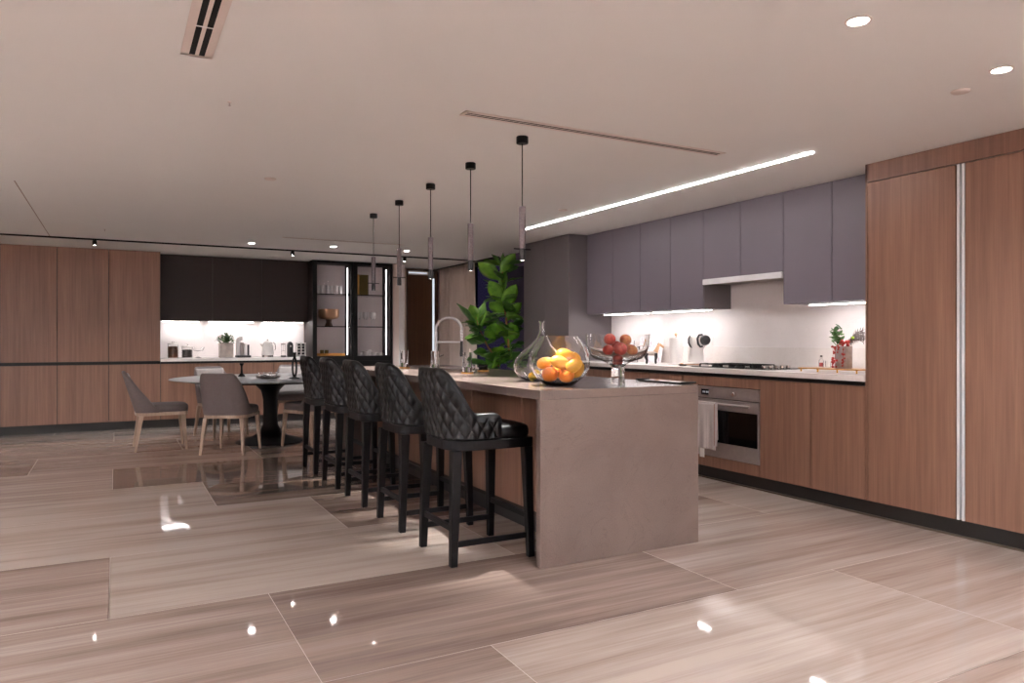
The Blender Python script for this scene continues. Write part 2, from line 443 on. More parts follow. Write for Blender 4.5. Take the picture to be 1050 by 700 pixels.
tag(obj('cabinet_fascia', G().box(0, 0.02, 0.0, 2.455, 0, CEIL - 2.256 - 0.002), 'oak_h', None, 0.001, (XB, 0.77, 2.256)), 'level oak fascia board above the tall cabinets', 'fascia')
tag(obj('cabinet_side_panel', G().box(0, XW - XB - 0.003, 0, 0.015, 0, CEIL - 0.114), 'oak', None, 0.001, (XB, 3.209, 0.112)), 'slim oak end panel of the tall cabinets facing the cooktop', 'panel')

# base units
BZ0, BZ1 = 0.112, 0.882
base = [(3.226, 3.67, 'oak base cabinet beside the tall cabinets, below the stone planter'),
        (3.67, 4.148, 'oak base cabinet just right of the steel oven'),
        (5.04, 5.50, 'oak base cabinet half behind the island, just left of the oven'),
        (5.50, 5.96, 'oak base cabinet behind the island below the paper towel roll'),
        (5.96, 6.42, 'oak base cabinet behind the island below the horse figurine'),
        (6.42, 6.913, 'oak base cabinet in the corner beside the tall taupe unit')]
for a, b, l in base:
    cab_right('base_cabinet', l, a, b, BZ0, BZ1, XB, XW - 0.003, 'oak', group='oak base cabinets below the white counter')
ov = cab_right('oven_housing', 'oak cabinet that holds the built-in steel oven', 4.148, 5.04, BZ0, BZ1, XB + 0.0, XW - 0.003, 'oak',
               doors=[(0, 0.892, 0, 0.092, 'lower_panel'), (0, 0.892, 0.690, 0.77, 'upper_panel')])
oven = thing('oven', 'built-in stainless steel oven with black glass door under the cooktop', 'oven', (XB - 0.004, 4.152, 0.207))
OW = 0.884
obj('control_panel', G().box(0, 0.022, 0, OW, 0.493, 0.588), 'steel', oven, 0.002)
dr = obj('door', G().box(-0.004, 0.022, 0, OW, 0.0, 0.486), 'steel', oven, 0.002)
obj('door_window', G().box(-0.006, -0.003, 0.012, OW - 0.012, 0.125, 0.398), 'ovenglass', dr, 0.001)
hd = obj('handle', G().tube([(-0.045, 0.06, 0.452), (-0.045, OW - 0.06, 0.452)], 0.011, 12), 'steel', dr)
for yy in (0.11, OW - 0.11): obj('handle_bracket', G().tube([(-0.045, yy, 0.452), (-0.003, yy, 0.44)], 0.008, 8), 'chrome', dr)
kn = G(); kn.cyl((0, 0), 0.017, 0, 0.03, 20, mx=Matrix.Translation((0.0, 0.25, 0.54)) @ Matrix.Rotation(-PI / 2, 4, 'Y'), bev=0.003)
obj('knob', kn, 'chrome', oven)
obj('display', G().box(-0.002, 0.001, 0.555, 0.645, 0.518, 0.565), 'screen', oven)
dg = G()
for i, yy in enumerate((0.62, 0.602, 0.580, 0.562)):
    dg.box(-0.003, -0.0015, yy - 0.005, yy + 0.005, 0.534, 0.549)
obj('display_digits', dg, emit('display_glow', (0.5, 0.6, 1.0, 1), 0.06), oven)
# tea towel over the oven handle
def towel():
    g = G(); n, m = 28, 26
    def sheet(x, y0, y1, zt, zb, ph):
        vs, fs = [], []
        for i in range(n + 1):
            for j in range(m + 1):
                u = i / n; v = j / m
                yy = y0 + (y1 - y0) * u + 0.02 * v * (u - 0.5)
                zz = zt + (zb - zt) * v
                xx = x - 0.006 * math.sin(u * 14 + ph) * min(1, v * 3)
                vs.append((xx, yy, zz))
        for i in range(n):
            for j in range(m):
                a = i * (m + 1) + j; fs.append((a, a + 1, a + m + 2, a + m + 1))
        g.add(vs, fs, True)
    sheet(-0.062, 0.0, 0.235, 0.0, -0.385, 0.2)
    # over the bar
    vs, fs = [], []
    for i in range(n + 1):
        for j in range(9):
            u = i / n; a = PI * j / 8
            vs.append((-0.045 - 0.016 * math.cos(a), 0.235 * u, 0.0 + 0.014 * math.sin(a)))
    for i in range(n):
        for j in range(8):
            a = i * 9 + j; fs.append((a, a + 1, a + 10, a + 9))
    g.add(vs, fs, True)
    sheet(-0.029, 0.0, 0.235, 0.0, -0.30, 1.2)
    return g
tw = obj('tea_towel', towel(), 'towel', None, 0, (XB - 0.004, 4.57, 0.207 + 0.452))
sm = tw.modifiers.new('thick', 'SOLIDIFY'); sm.thickness = 0.002
tag(tw, 'grey striped tea towel hung over the oven door handle', 'towel')
obj('care_label', G().box(-0.066, -0.064, 0.12, 0.175, -0.46, -0.385), 'paper', tw)
sl = G().box(-0.071, -0.066, -0.035, 0.005, -0.35, 0.004)
obj('folded_edge', sl, 'towel', tw, 0.002); obj('border_stripe', G().box(-0.0725, -0.0705, -0.006, -0.001, -0.345, 0.0), 'toweltan', tw)

# worktop
ctr = thing('worktop', 'long white quartz worktop along the right wall', 'worktop', (XB, 3.226, 0))
obj('slab', G().box(-0.015, XW - XB - 0.003, 0, 3.687, 0.911, 0.952), 'counter', ctr, 0.002)
obj('shadow_profile', G().box(-0.008, 0.5, 0, 3.687, 0.884, 0.911), 'black', ctr)
tag(obj('splashback', G().box(0, 0.012, 0, 3.687, 0, 0.785), 'splash', None, 0, (XW - 0.0145, 3.226, 0.953)), 'pale quartz splashback behind the cooktop', 'splashback')
tag(obj('splashback_upstand', G().box(0, 0.012, 0, 3.687, 0, 0.175), 'counter', None, 0.001, (XW - 0.028, 3.226, 0.953)), 'low white quartz upstand along the foot of the right splashback', 'upstand')

# upper cabinets
ups = [(3.228, 3.676, 1.478, 'mauve grey wall cabinet above the stone planter, next to the tall oak units'),
       (3.676, 4.13, 1.478, 'mauve grey wall cabinet directly right of the range hood'),
       (4.13, 4.588, 1.742, 'short mauve grey wall cabinet above the right half of the hood'),
       (4.588, 5.038, 1.742, 'short mauve grey wall cabinet above the left half of the hood'),
       (5.038, 5.484, 1.478, 'mauve grey wall cabinet directly left of the range hood'),
       (5.484, 5.946, 1.478, 'second mauve grey wall cabinet left of the hood'),
       (5.946, 6.421, 1.478, 'third mauve grey wall cabinet left of the hood'),
       (6.421, 6.905, 1.478, 'mauve grey wall cabinet in the corner beside the tall taupe unit')]
for a, b, z, l in ups:
    t = cab_right('wall_cabinet', l, a, b, z, CEIL - 0.003, XU, XW - 0.017, 'mauve', group='mauve grey wall cabinets on the right wall')
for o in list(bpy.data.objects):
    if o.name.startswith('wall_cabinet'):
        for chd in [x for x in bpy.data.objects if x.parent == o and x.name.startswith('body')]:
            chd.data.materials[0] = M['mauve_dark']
hood = thing('range_hood', 'slim pale metal range hood built in below two short wall cabinets', 'range hood', (XU - 0.012, 4.134, 1.69))
obj('visor', G().box(0, 0.02, 0, 0.90, 0, 0.050), 'alu', hood, 0.003)
obj('filter_panel', G().box(0.02, 0.345, 0.004, 0.896, 0.012, 0.048), 'steel', hood)
tag(hood, None, None)
# LED bars under the uppers
for i, (a, b, l) in enumerate([(5.95, 6.70, 'under-cabinet light bar in the far corner of the right splashback'), (5.06, 5.86, 'under-cabinet light bar just left of the hood'), (3.26, 3.95, 'under-cabinet light bar above the stone planter')]):
    t = thing('under_cabinet_light', l, 'light bar', (4.78, a, 1.463), 0, 'light bars under the right wall cabinets')
    obj('housing', G().box(0, 0.05, 0, b - a, 0.004, 0.014), 'alu', t)
    obj('diffuser', G().box(0.004, 0.046, 0.004, b - a - 0.004, 0, 0.004), 'led_under', t)

# tall taupe unit
tt = thing('tall_taupe_unit', 'tall taupe grey unit at the far end of the right run beside the fig plant', 'tall unit', (XB, 6.915, 0))
obj('body', G().box(0.021, XW - XB - 0.003, 0.0, 1.02, 0.112, CEIL - 0.003), 'mauve_dark', tt, 0.002)
obj('door', G().box(0, 0.02, 0.0, 0.51, 0.114, CEIL - 0.004), 'mauve_dark', tt, 0.0015)
obj('door', G().box(0, 0.02, 0.513, 1.02, 0.114, CEIL - 0.004), 'mauve_dark', tt, 0.0015)

# ------------------------------------------------------------------ back run cabinets
def cab_back(name, label, xa, xb, z0, z1, yf, depth_to, m, group=None, doors=None, cat='cabinet'):
    gp = 0.0035 if m != 'umber' else 0.0008
    t = thing(name, label, cat, (xa, yf, z0), 0, group)
    w, h, d = xb - xa, z1 - z0, depth_to - yf
    obj('body', G().box(0.001, w - 0.001, 0.021, d, 0.001, h - 0.001), 'carcass', t)
    for (a, b, c, e, nm) in (doors or [(0, w, 0, h, 'door')]):
        obj(nm, G().box(a + gp, b - gp, 0, 0.02, c + 0.001, e - 0.001), m, t, 0.0015)
    return t
tl = [(-0.077, 0.535, 'tall two-door oak cabinet on the back wall, directly left of the splashback'),
      (-0.653, -0.077, 'tall two-door oak cabinet, middle one of three'),
      (-1.252, -0.653, 'tall two-door oak cabinet at the left edge of the picture'),
      (-1.85, -1.252, 'tall two-door oak cabinet just outside the left edge of the picture')]
tl[1] = (tl[1][0], tl[1][1], 'tall two-door oak cabinet on the back wall, middle one of the three in view')
for a, b, l in tl:
    w = b - a
    t = cab_back('tall_cabinet', l, a, b, 0.112, CEIL - 0.003, YB, YW - 0.003, 'oak', 'tall oak cabinets on the back wall',
             doors=[(0, w, 0, 0.752, 'lower_door'), (0, w, 0.793, CEIL - 0.115, 'upper_door')])
    obj('shadow_profile', G().box(0.0, w, 0.004, 0.021, 0.755, 0.79), 'black', t)
for a, b, l in [(0.535, 1.27, 'oak base cabinet behind the side-on dining chair, below the glass jars'),
                (1.27, 2.013, 'oak base cabinet on the back wall below the potted herb'),
                (2.013, 2.566, 'oak base cabinet on the back wall below the white kettle')]:
    cab_back('base_cabinet', l, a, b, 0.112, 0.864, YB, YW - 0.003, 'oak', 'oak base cabinets on the back wall')
bc = thing('worktop', 'white quartz worktop with small appliances on the back wall', 'worktop', (0.537, YB, 0))
obj('slab', G().box(0, 2.03, -0.01, YW - YB - 0.003, 0.894, 0.934), 'counter', bc, 0.002)
obj('shadow_profile', G().box(0, 2.03, -0.004, 0.5, 0.866, 0.894), 'black', bc)
tag(obj('splashback', G().box(0, 2.03, 0, 0.014, 0, 0.57), 'splash', None, 0, (0.537, YW - 0.017, 0.935)), 'pale splashback behind the kettle and glass jars', 'splashback')
YU = 11.24
for a, b, l in [(0.541, 1.22, 'dark umber wall cabinet above the glass jars'), (1.22, 1.895, 'dark umber wall cabinet above the potted herb'), (1.895, 2.566, 'dark umber wall cabinet above the kettle')]:
    t = cab_back('wall_cabinet', l, a, b, 1.46, CEIL - 0.003, YU, YW - 0.019, 'umber', 'dark umber wall cabinets on the back wall')
for a, b, l in [(0.58, 1.05, 'under-cabinet light bar above the glass jars'), (1.18, 1.80, 'under-cabinet light bar above the potted herb'), (1.93, 2.52, 'under-cabinet light bar above the kettle')]:
    t = thing('under_cabinet_light', l, 'light bar', (a, 11.36, 1.444), 0, 'light bars under the dark back cabinets')
    obj('housing', G().box(0, b - a, 0, 0.05, 0.004, 0.015), 'alu', t)
    obj('diffuser', G().box(0.004, b - a - 0.004, 0.004, 0.046, 0, 0.004), 'led_under', t)

# glass display cabinet
gc = thing('display_cabinet', 'tall black framed display cabinet with two lit glass doors', 'display cabinet', (2.572, YB, 0))
W = 1.238; D = 0.56
sh = G()
sh.box(0, 0.02, 0.022, D, 0.112, CEIL - 0.004); sh.box(W - 0.02, W, 0.022, D, 0.112, CEIL - 0.004)
sh.box(0.604, 0.634, 0.022, D - 0.02, 0.9, CEIL - 0.03)
sh.box(0, W, 0.022, D, CEIL - 0.03, CEIL - 0.004)
obj('carcass', sh, 'umber', gc)
obj('back_panel', G().box(0.02, W - 0.02, 0.44, 0.46, 0.93, CEIL - 0.03), plain('cabinet_back_mauve', rgb(214, 202, 200), 0.5, var=0.02), gc)
obj('lower_box', G().box(0.02, W - 0.02, 0.022, D, 0.112, 0.93), 'umber', gc)
obj('lower_door', G().box(0.002, 0.617, 0, 0.02, 0.114, 0.80), 'umber', gc, 0.0015)
obj('lower_door', G().box(0.621, W - 0.002, 0, 0.02, 0.114, 0.80), 'umber', gc, 0.0015)
obj('base_rail', G().box(0, W, 0.0, 0.022, 0.804, 0.866), 'black', gc)
for k, xa in enumerate((0.002, 0.621)):
    wd = 0.615
    f = G()
    lft = 0.062 if k == 0 else 0.058; rgt = 0.042 if k == 0 else 0.045
    f.box(xa, xa + lft, 0, 0.022, 0.868, CEIL - 0.005); f.box(xa + wd - rgt, xa + wd, 0, 0.022, 0.868, CEIL - 0.005)
    f.box(xa + lft, xa + wd - rgt, 0, 0.022, 0.868, 0.945); f.box(xa + lft, xa + wd - rgt, 0, 0.022, CEIL - 0.045, CEIL - 0.005)
    dd = obj('glass_door', f, 'black', gc, 0.001)
    obj('door_pane', G().box(xa + lft, xa + wd - rgt, 0.009, 0.013, 0.945, CEIL - 0.045), 'doorglass', dd)
    x0 = 0.022 if k == 0 else 0.636; x1 = 0.602 if k == 0 else W - 0.022
    for z in (1.388, 1.875):
        obj('shelf', G().box(x0, x1, 0.03, 0.438, z - 0.005, z + 0.005), 'shelfglass', gc, 0.001)
        obj('shelf_edge', G().box(x0, x1, 0.024, 0.03, z - 0.008, z + 0.006), 'black', gc)
    obj('light_strip', G().box(x1 - 0.071, x1 - 0.061, 0.05, 0.060, 0.96, CEIL - 0.10), 'led_cab', gc)

# ------------------------------------------------------------------ things on the back counter
BY = 11.22; BZ = 0.9345
def jar(loc, r, h, m, label, fill):
    t = thing('glass_jar', label, 'jar', loc, 0, 'glass storage jars on the back counter')
    obj('glass_body', G().lathe([(0, 0), (r, 0), (r, h * 0.8), (r - 0.004, h * 0.8), (r - 0.004, 0.006), (0, 0.006)], 28), 'clear', t)
    obj('contents', G().lathe([(0, 0.007), (r - 0.006, 0.007), (r - 0.006, h * fill), (r * 0.5, h * fill + 0.006), (0, h * fill + 0.008)], 28), m, t)
    ld = obj('lid', G().cyl((0, 0), r + 0.003, h * 0.8, h * 0.87, 28, bev=0.003), 'white', t)
    obj('lid_knob', G().ball((0, 0, h * 0.935), 0.014), 'chrome', ld)
    return t
jar((0.705, BY, BZ), 0.068, 0.235, 'beans', 'taller glass jar of brown coffee beans with white lid', 0.68)
jar((0.885, BY, BZ), 0.07, 0.19, 'tea', 'lower glass jar of dark tea with white lid', 0.6)
t = thing('glass_cake_dish', 'clear footed glass dish beside the jar of dark tea', 'dish', (1.035, BY + 0.05, BZ))
obj('bowl', G().lathe([(0, 0.09), (0.06, 0.10), (0.085, 0.15), (0.082, 0.15), (0.058, 0.104), (0, 0.095)], 28), 'clear', t)
obj('stem', G().lathe([(0, 0), (0.045, 0), (0.04, 0.006), (0.01, 0.015), (0.01, 0.088), (0, 0.088)], 20), 'clear', t)

def leafshape(L, Wd, n=7, cup=0.15, droop=0.25, wide=0.62):
    """flat-lying leaf along +x, base at origin; returns verts, faces"""
    vs, fs = [], []
    for i in range(n + 1):
        u = i / n
        wv = Wd * 0.5 * (math.sin(PI * u ** wide) ** 0.8 if 0 < u < 1 else 0.02)
        z = -droop * L * u * u
        for k, s in enumerate((-1, -0.5, 0, 0.5, 1)):
            rip = 0.04 * Wd * math.sin(u * 16 + k) * abs(s)
            vs.append((L * u, wv * s, z + cup * abs(s) * wv + rip))
    for i in range(n):
        for k in range(4):
            a = i * 5 + k; fs.append((a, a + 1, a + 6, a + 5))
    return vs, fs
def orient(loc, az, el, roll=0, s=1):
    return Matrix.Translation(loc) @ Matrix.Rotation(az, 4, 'Z') @ Matrix.Rotation(-el, 4, 'Y') @ Matrix.Rotation(roll, 4, 'X') @ Matrix.Scale(s, 4)

t = thing('potted_herb', 'bushy green herb in a pale square concrete pot on the back counter', 'potted plant', (1.398, BY + 0.02, BZ))
obj('pot', G().box(-0.092, 0.092, -0.085, 0.085, 0, 0.205), 'concrete', t, 0.008)
obj('soil', G().box(-0.08, 0.08, -0.075, 0.075, 0.2, 0.209), 'soil', t)
g = G(); r_ = random.Random(3)
for i in range(330):
    a = r_.uniform(0, 2 * PI); rr = r_.uniform(0, 0.11); z = 0.205 + r_.uniform(0, 0.13) * (1.1 - rr * 5)
    L = leafshape(r_.uniform(0.035, 0.06), 0.022, 3)
    g.add(L[0], L[1], True, orient((max(-0.12, min(0.085, rr * math.cos(a) * 1.1)), rr * math.sin(a) * 0.8, z), a + r_.uniform(-.6, .6), r_.uniform(-0.1, 1.3)))
obj('foliage', g, 'herb', t)

t = thing('capsule_coffee_machine', 'white and silver coffee machine with black drip base beside the herb', 'coffee machine', (1.625, BY, BZ))
obj('base', G().box(-0.09, 0.10, -0.12, 0.12, 0, 0.03), 'dial', t, 0.006)
g = G(); 
g.tube([(-0.065, 0, 0.03), (-0.068, 0, 0.20), (-0.06, 0, 0.255), (-0.03, 0, 0.278), (0.0, 0, 0.28)], 0.03, 12)
obj('arched_body', g, 'white', t)
obj('silver_column', G().cyl((-0.012, -0.02), 0.026, 0.03, 0.215, 20, bev=0.004), 'steel', t)
obj('white_panel', G().box(0.02, 0.052, -0.08, 0.05, 0.031, 0.195), 'white', t, 0.004)
obj('black_panel', G().box(0.058, 0.08, -0.08, 0.05, 0.031, 0.185), 'dial', t, 0.004)

t = thing('kettle', 'round-shouldered white electric kettle on a chrome base', 'kettle', (1.972, BY, BZ))
obj('base', G().cyl((0, 0), 0.085, 0, 0.028, 28, bev=0.004), 'chrome', t)
obj('kettle_body', G().lathe([(0, 0.03), (0.088, 0.03), (0.09, 0.045), (0.082, 0.11), (0.064, 0.19), (0.05, 0.22), (0.02, 0.238), (0, 0.24)], 32), 'white', t)
obj('handle', G().tube([(0.045, 0, 0.205), (0.085, 0, 0.215), (0.108, 0, 0.19), (0.112, 0, 0.12), (0.10, 0, 0.10)], 0.008, 10), 'chrome', t)
obj('spout', G().tube([(-0.06, 0, 0.165), (-0.085, 0, 0.185), (-0.098, 0, 0.2)], 0.014, 10, [0.022, 0.015, 0.01]), 'white', t)
obj('lid_knob', G().ball((0, 0, 0.25), 0.013), 'chrome', t)

t = thing('french_press', 'small clear glass press with dark foot right of the kettle', 'french press', (2.20, BY, BZ))
obj('foot', G().cyl((0, 0), 0.04, 0, 0.022, 24, bev=0.003), 'dial', t)
obj('glass_cylinder', G().lathe([(0.0, 0.024), (0.032, 0.024), (0.032, 0.18), (0.029, 0.18), (0.029, 0.028), (0, 0.028)], 24), 'clear', t)
obj('plunger', G().cyl((0, 0), 0.003, 0.09, 0.215, 8).cyl((0, 0), 0.027, 0.085, 0.092, 20), 'steel', t)
obj('lid', G().cyl((0, 0), 0.035, 0.18, 0.2, 24, bev=0.003), 'steel', t)

t = thing('coffee_grinder', 'upright black rounded coffee grinder between the glass press and white toaster', 'grinder', (2.292, BY - 0.02, BZ))
def superel(a, b, n, p=3.0):
    out = []
    for i in range(n):
        q = 2 * PI * i / n; c_, s_ = math.cos(q), math.sin(q)
        out.append((a * math.copysign(abs(c_) ** (2 / p), c_), b * math.copysign(abs(s_) ** (2 / p), s_)))
    return out
def loft(secs, n=32, p=3.0, mx=None):
    g = G(); vs = []; fs = []
    for (a, b, z, cx, cy) in secs:
        for x, y in superel(a, b, n, p): vs.append((x + cx, y + cy, z))
    for k in range(len(secs) - 1):
        for i in range(n):
            j = (i + 1) % n; fs.append((k * n + i, k * n + j, (k + 1) * n + j, (k + 1) * n + i))
    fs.append(tuple(range(n))[::-1]); fs.append(tuple((len(secs) - 1) * n + i for i in range(n)))
    return g.add(vs, fs, True, mx)
obj('grinder_body', loft([(0.04, 0.05, 0, 0, 0), (0.044, 0.055, 0.01, 0, 0), (0.044, 0.055, 0.17, 0, 0), (0.038, 0.05, 0.2, 0, 0), (0.02, 0.03, 0.222, 0, 0), (0.005, 0.01, 0.228, 0, 0)]), 'dial', t)
obj('front_badge', G().lathe([(0, 0), (0.014, 0), (0.014, 0.004), (0, 0.004)], 20, (0, 0, 0), Matrix.Translation((0, -0.055, 0.16)) @ Matrix.Rotation(PI / 2, 4, 'X')), 'steel', t)

t = thing('capsule_rack', 'white capsule rack with stacked black capsules at the right end of the back counter', 'rack', (2.455, BY, BZ))
obj('rack_frame', G().box(-0.065, 0.065, -0.045, 0.045, 0, 0.012).box(-0.065, 0.065, 0.02, 0.045, 0.012, 0.21).box(-0.065, -0.055, -0.04, 0.045, 0.012, 0.21).box(-0.006, 0.006, -0.04, 0.045, 0.012, 0.21).box(0.055, 0.065, -0.04, 0.045, 0.012, 0.21), 'white', t, 0.002)
for cx in (-0.03, 0.03):
    for k in range(4):
        obj('capsule', G().cyl((cx, -0.012), 0.019, 0.035 + k * 0.045, 0.06 + k * 0.045, 16, bev=0.003), 'dial', t)

# ------------------------------------------------------------------ things in the display cabinet
def dz(x, y, z): return (x, y, z)
tb0 = None
zt, zm, zb = 1.8805, 1.3935, 0.9305
spots = [(2.68, 11.10), (2.755, 11.12), (2.825, 11.09), (2.90, 11.12), (2.965, 11.09), (3.03, 11.12), (2.72, 11.22), (2.87, 11.22)]
where = ['leftmost on the top left shelf of the display cabinet', 'second from left on the top left shelf', 'third from left on the top left shelf', 'fourth from left on the top left shelf', 'fifth from left on the top left shelf', 'rightmost on the top left shelf of the display cabinet', 'left one of the back row, top left shelf', 'right one of the back row, top left shelf']
tum = None
for (x, y), wl in zip(spots, where):
    if tum is None:
        h = 0.13
        g = G().lathe([(0, 0), (0.024, 0), (0.03, h), (0.028, h), (0.0225, 0.008), (0, 0.008)], 18)
        tum = obj('crystal_tumbler', g, 'crystal', None, 0, (x, y, zt)); o = tum
    else:
        o = tum.copy(); C.objects.link(o); o.location = (x, y, zt)
    tag(o, 'tall clear crystal tumbler, ' + wl, 'glass', 'crystal tumblers on the top left shelf')
for i, (x, a, hh) in enumerate([(2.70, 0.5, 0.21), (2.80, -0.3, 0.24), (2.86, 0.25, 0.19)]):
    g = G().tube([(0, 0, 0.012), (0.05 * a, 0, hh)], 0.004, 8)
    o = obj('glass_stirrer', g, 'white', None, 0, ((2.68, 2.825, 2.90)[i], (11.10, 11.09, 11.12)[i], zt))
    tag(o, 'white stirrer standing in a crystal tumbler, ' + ('left one', 'tallest middle one', 'right one')[i] + ' of three', 'stirrer', 'stirrers in the tumblers')
t = thing('pedestal_bowl', 'round bronze bowl on a dark foot on the middle left cabinet shelf', 'bowl', (2.865, 11.18, zm))
obj('bowl', G().lathe([(0, 0.105), (0.06, 0.105), (0.13, 0.12), (0.155, 0.15), (0.158, 0.255), (0.15, 0.262), (0.148, 0.15), (0.12, 0.128), (0, 0.12)], 36), 'copper', t)
obj('foot', G().lathe([(0, 0), (0.062, 0), (0.06, 0.01), (0.04, 0.06), (0.045, 0.105), (0, 0.105)], 28), 'walnut', t)
t = thing('brass_box_vase', 'square aged brass vase on the top right cabinet shelf', 'vase', (3.39, 11.2, zt))
v = G().box(-0.09, 0.09, -0.05, 0.05, 0, 0.006).box(-0.09, -0.075, -0.05, 0.05, 0.006, 0.32).box(0.075, 0.09, -0.05, 0.05, 0.006, 0.32).box(-0.075, 0.075, -0.05, -0.04, 0.006, 0.32).box(-0.075, 0.075, 0.04, 0.05, 0.006, 0.32)
obj('vase_body', v, 'brass', t, 0.002)
obj('polished_edge', G().box(-0.094, -0.06, -0.056, -0.0505, 0, 0.322), 'gold', t, 0.001)
wg0 = None
for i, (x, y) in enumerate([(3.285, 11.08), (3.345, 11.15), (3.40, 11.08), (3.455, 11.15), (3.51, 11.08), (3.565, 11.15)]):
    g = [(0, 0), (0.028, 0), (0.026, 0.004), (0.004, 0.012), (0.0035, 0.10), (0.012, 0.112), (0.03, 0.14), (0.034, 0.17), (0.029, 0.225), (0.0275, 0.225), (0.032, 0.17), (0.028, 0.142), (0.008, 0.118), (0, 0.116)]
    if wg0 is None: wg0 = obj('wine_glass', G().lathe(g, 20), 'crystal', None, 0, (x, y, zm)); o = wg0
    else: o = wg0.copy(); C.objects.link(o); o.location = (x, y, zm)
    tag(o, 'stemmed wine glass, %s on the middle right cabinet shelf' % ['leftmost', 'second from left', 'third from left', 'fourth from left', 'fifth from left', 'rightmost'][i], 'wine glass', 'wine glasses in the display cabinet')
# bottom shelf
t = thing('gold_tray', 'long low gold tray on the bottom left of the display cabinet', 'tray', (2.90, 11.2, zb))
obj('tray_base', G().box(-0.20, 0.20, -0.09, 0.09, 0.0, 0.012), 'gold', t, 0.003)
obj('tray_rim', G().box(-0.20, 0.20, -0.09, -0.08, 0.012, 0.05).box(-0.20, 0.20, 0.08, 0.09, 0.012, 0.05), 'gold', t, 0.002)
for i, x in enumerate((2.76, 2.83)):
    o = obj('brass_votive', G().lathe([(0, 0), (0.026, 0), (0.03, 0.09), (0.027, 0.09), (0.024, 0.006), (0, 0.006)], 20), 'brass', None, 0, (x, 11.17, zb + 0.0125))
    tag(o, ['left brass votive cup on the gold tray', 'right brass votive cup on the gold tray'][i], 'cup', 'brass votive cups on the gold tray')
r_ = random.Random(5)
for i, (x, y, s, hh) in enumerate([(3.33, 11.15, 0.05, 0.1), (3.42, 11.10, 0.055, 0.14), (3.50, 11.22, 0.05, 0.17), (3.56, 11.12, 0.05, 0.11), (3.655, 11.16, 0.05, 0.095)]):
    g = G().lathe([(0, 0), (s * 0.5, 0), (s, hh * 0.55), (s * 0.97, hh * 0.6), (s * 0.45, hh * 0.12), (0, hh * 0.1)], 22)
    o = obj('tea_cup', g, 'white', None, 0, (x, y, zb))
    tag(o, '%s cream tea cup at the bottom right of the display cabinet' % ['leftmost small', 'second from left', 'tallest central', 'second from right', 'rightmost small'][i], 'cup', 'cream tea cups at the cabinet bottom')
    obj('cup_handle', G().tube([(s * 0.8, 0, hh * 0.5), (s * 1.35, 0, hh * 0.45), (s * 1.3, 0, hh * 0.2), (s * 0.7, 0, hh * 0.18)], 0.004, 8), 'white', o)

# ------------------------------------------------------------------ island
isl = thing('kitchen_island', 'long grey quartz kitchen island with waterfall end and oak side', 'kitchen island', (0, 0, 0))
isl.location = (IX0, IY0, 0)
IW, IL = IX1 - IX0, IY1 - IY0
obj('countertop', G().box(0, IW, 0, IL, IZ - 0.048, IZ), 'quartz', isl, 0.002)
obj('waterfall_end', G().box(0, IW, 0, 0.045, 0, IZ - 0.0485), 'quartz', isl, 0.002)
obj('waterfall_end', G().box(0, IW, IL - 0.045, IL, 0, IZ - 0.0485), 'quartz', isl, 0.002)
pan = [0.047 + i * (IL - 0.094) / 5 for i in range(6)]
for i in range(5):
    obj('oak_panel', G().box(0.33, 0.35, pan[i] + 0.0015, pan[i + 1] - 0.0015, 0.135, IZ - 0.05), 'oak', isl, 0.001)
obj('core', G().box(0.352, IW - 0.03, 0.047, IL - 0.047, 0.10, IZ - 0.2), 'carcass', isl)
obj('plinth', G().box(0.355, IW - 0.08, 0.047, IL - 0.047, 0.0, 0.132), 'plinth', isl)
for i in range(5):
    obj('cupboard_door', G().box(IW - 0.028, IW - 0.008, pan[i] + 0.0015, pan[i + 1] - 0.0015, 0.135, IZ - 0.075), 'oak', isl, 0.001)

# ------------------------------------------------------------------ upholstered shells
def upath(xf, xc, yw, R, n_arc=14, ns=10, nb=14):
    """U path from front right, round the rear, to front left: list of (x, y, nx, ny)"""
    P = []
    for i in range(ns): P.append((xf + (xc - xf) * i / ns, yw, 0, 1))
    for i in range(n_arc + 1):
        a = PI / 2 + (PI / 2) * i / n_arc
        P.append((xc + R * math.cos(a), yw - R + R * math.sin(a), math.cos(a), math.sin(a)))
    for i in range(1, nb): P.append((xc - R, (yw - R) * (1 - 2 * i / nb), -1, 0))
    Q = [(x, -y, nx, -ny) for (x, y, nx, ny) in P[:ns + n_arc + 1]]
    return P + Q[::-1]
def densify(P, step):
    out = [P[0]]
    for a, b in zip(P, P[1:]):
        d = math.hypot(b[0] - a[0], b[1] - a[1]); k = max(1, int(round(d / step)))
        for i in range(1, k + 1):
            t = i / k; q = [a[j] + (b[j] - a[j]) * t for j in range(4)]
            L = math.hypot(q[2], q[3]); out.append((q[0], q[1], q[2] / L, q[3] / L))
    return out
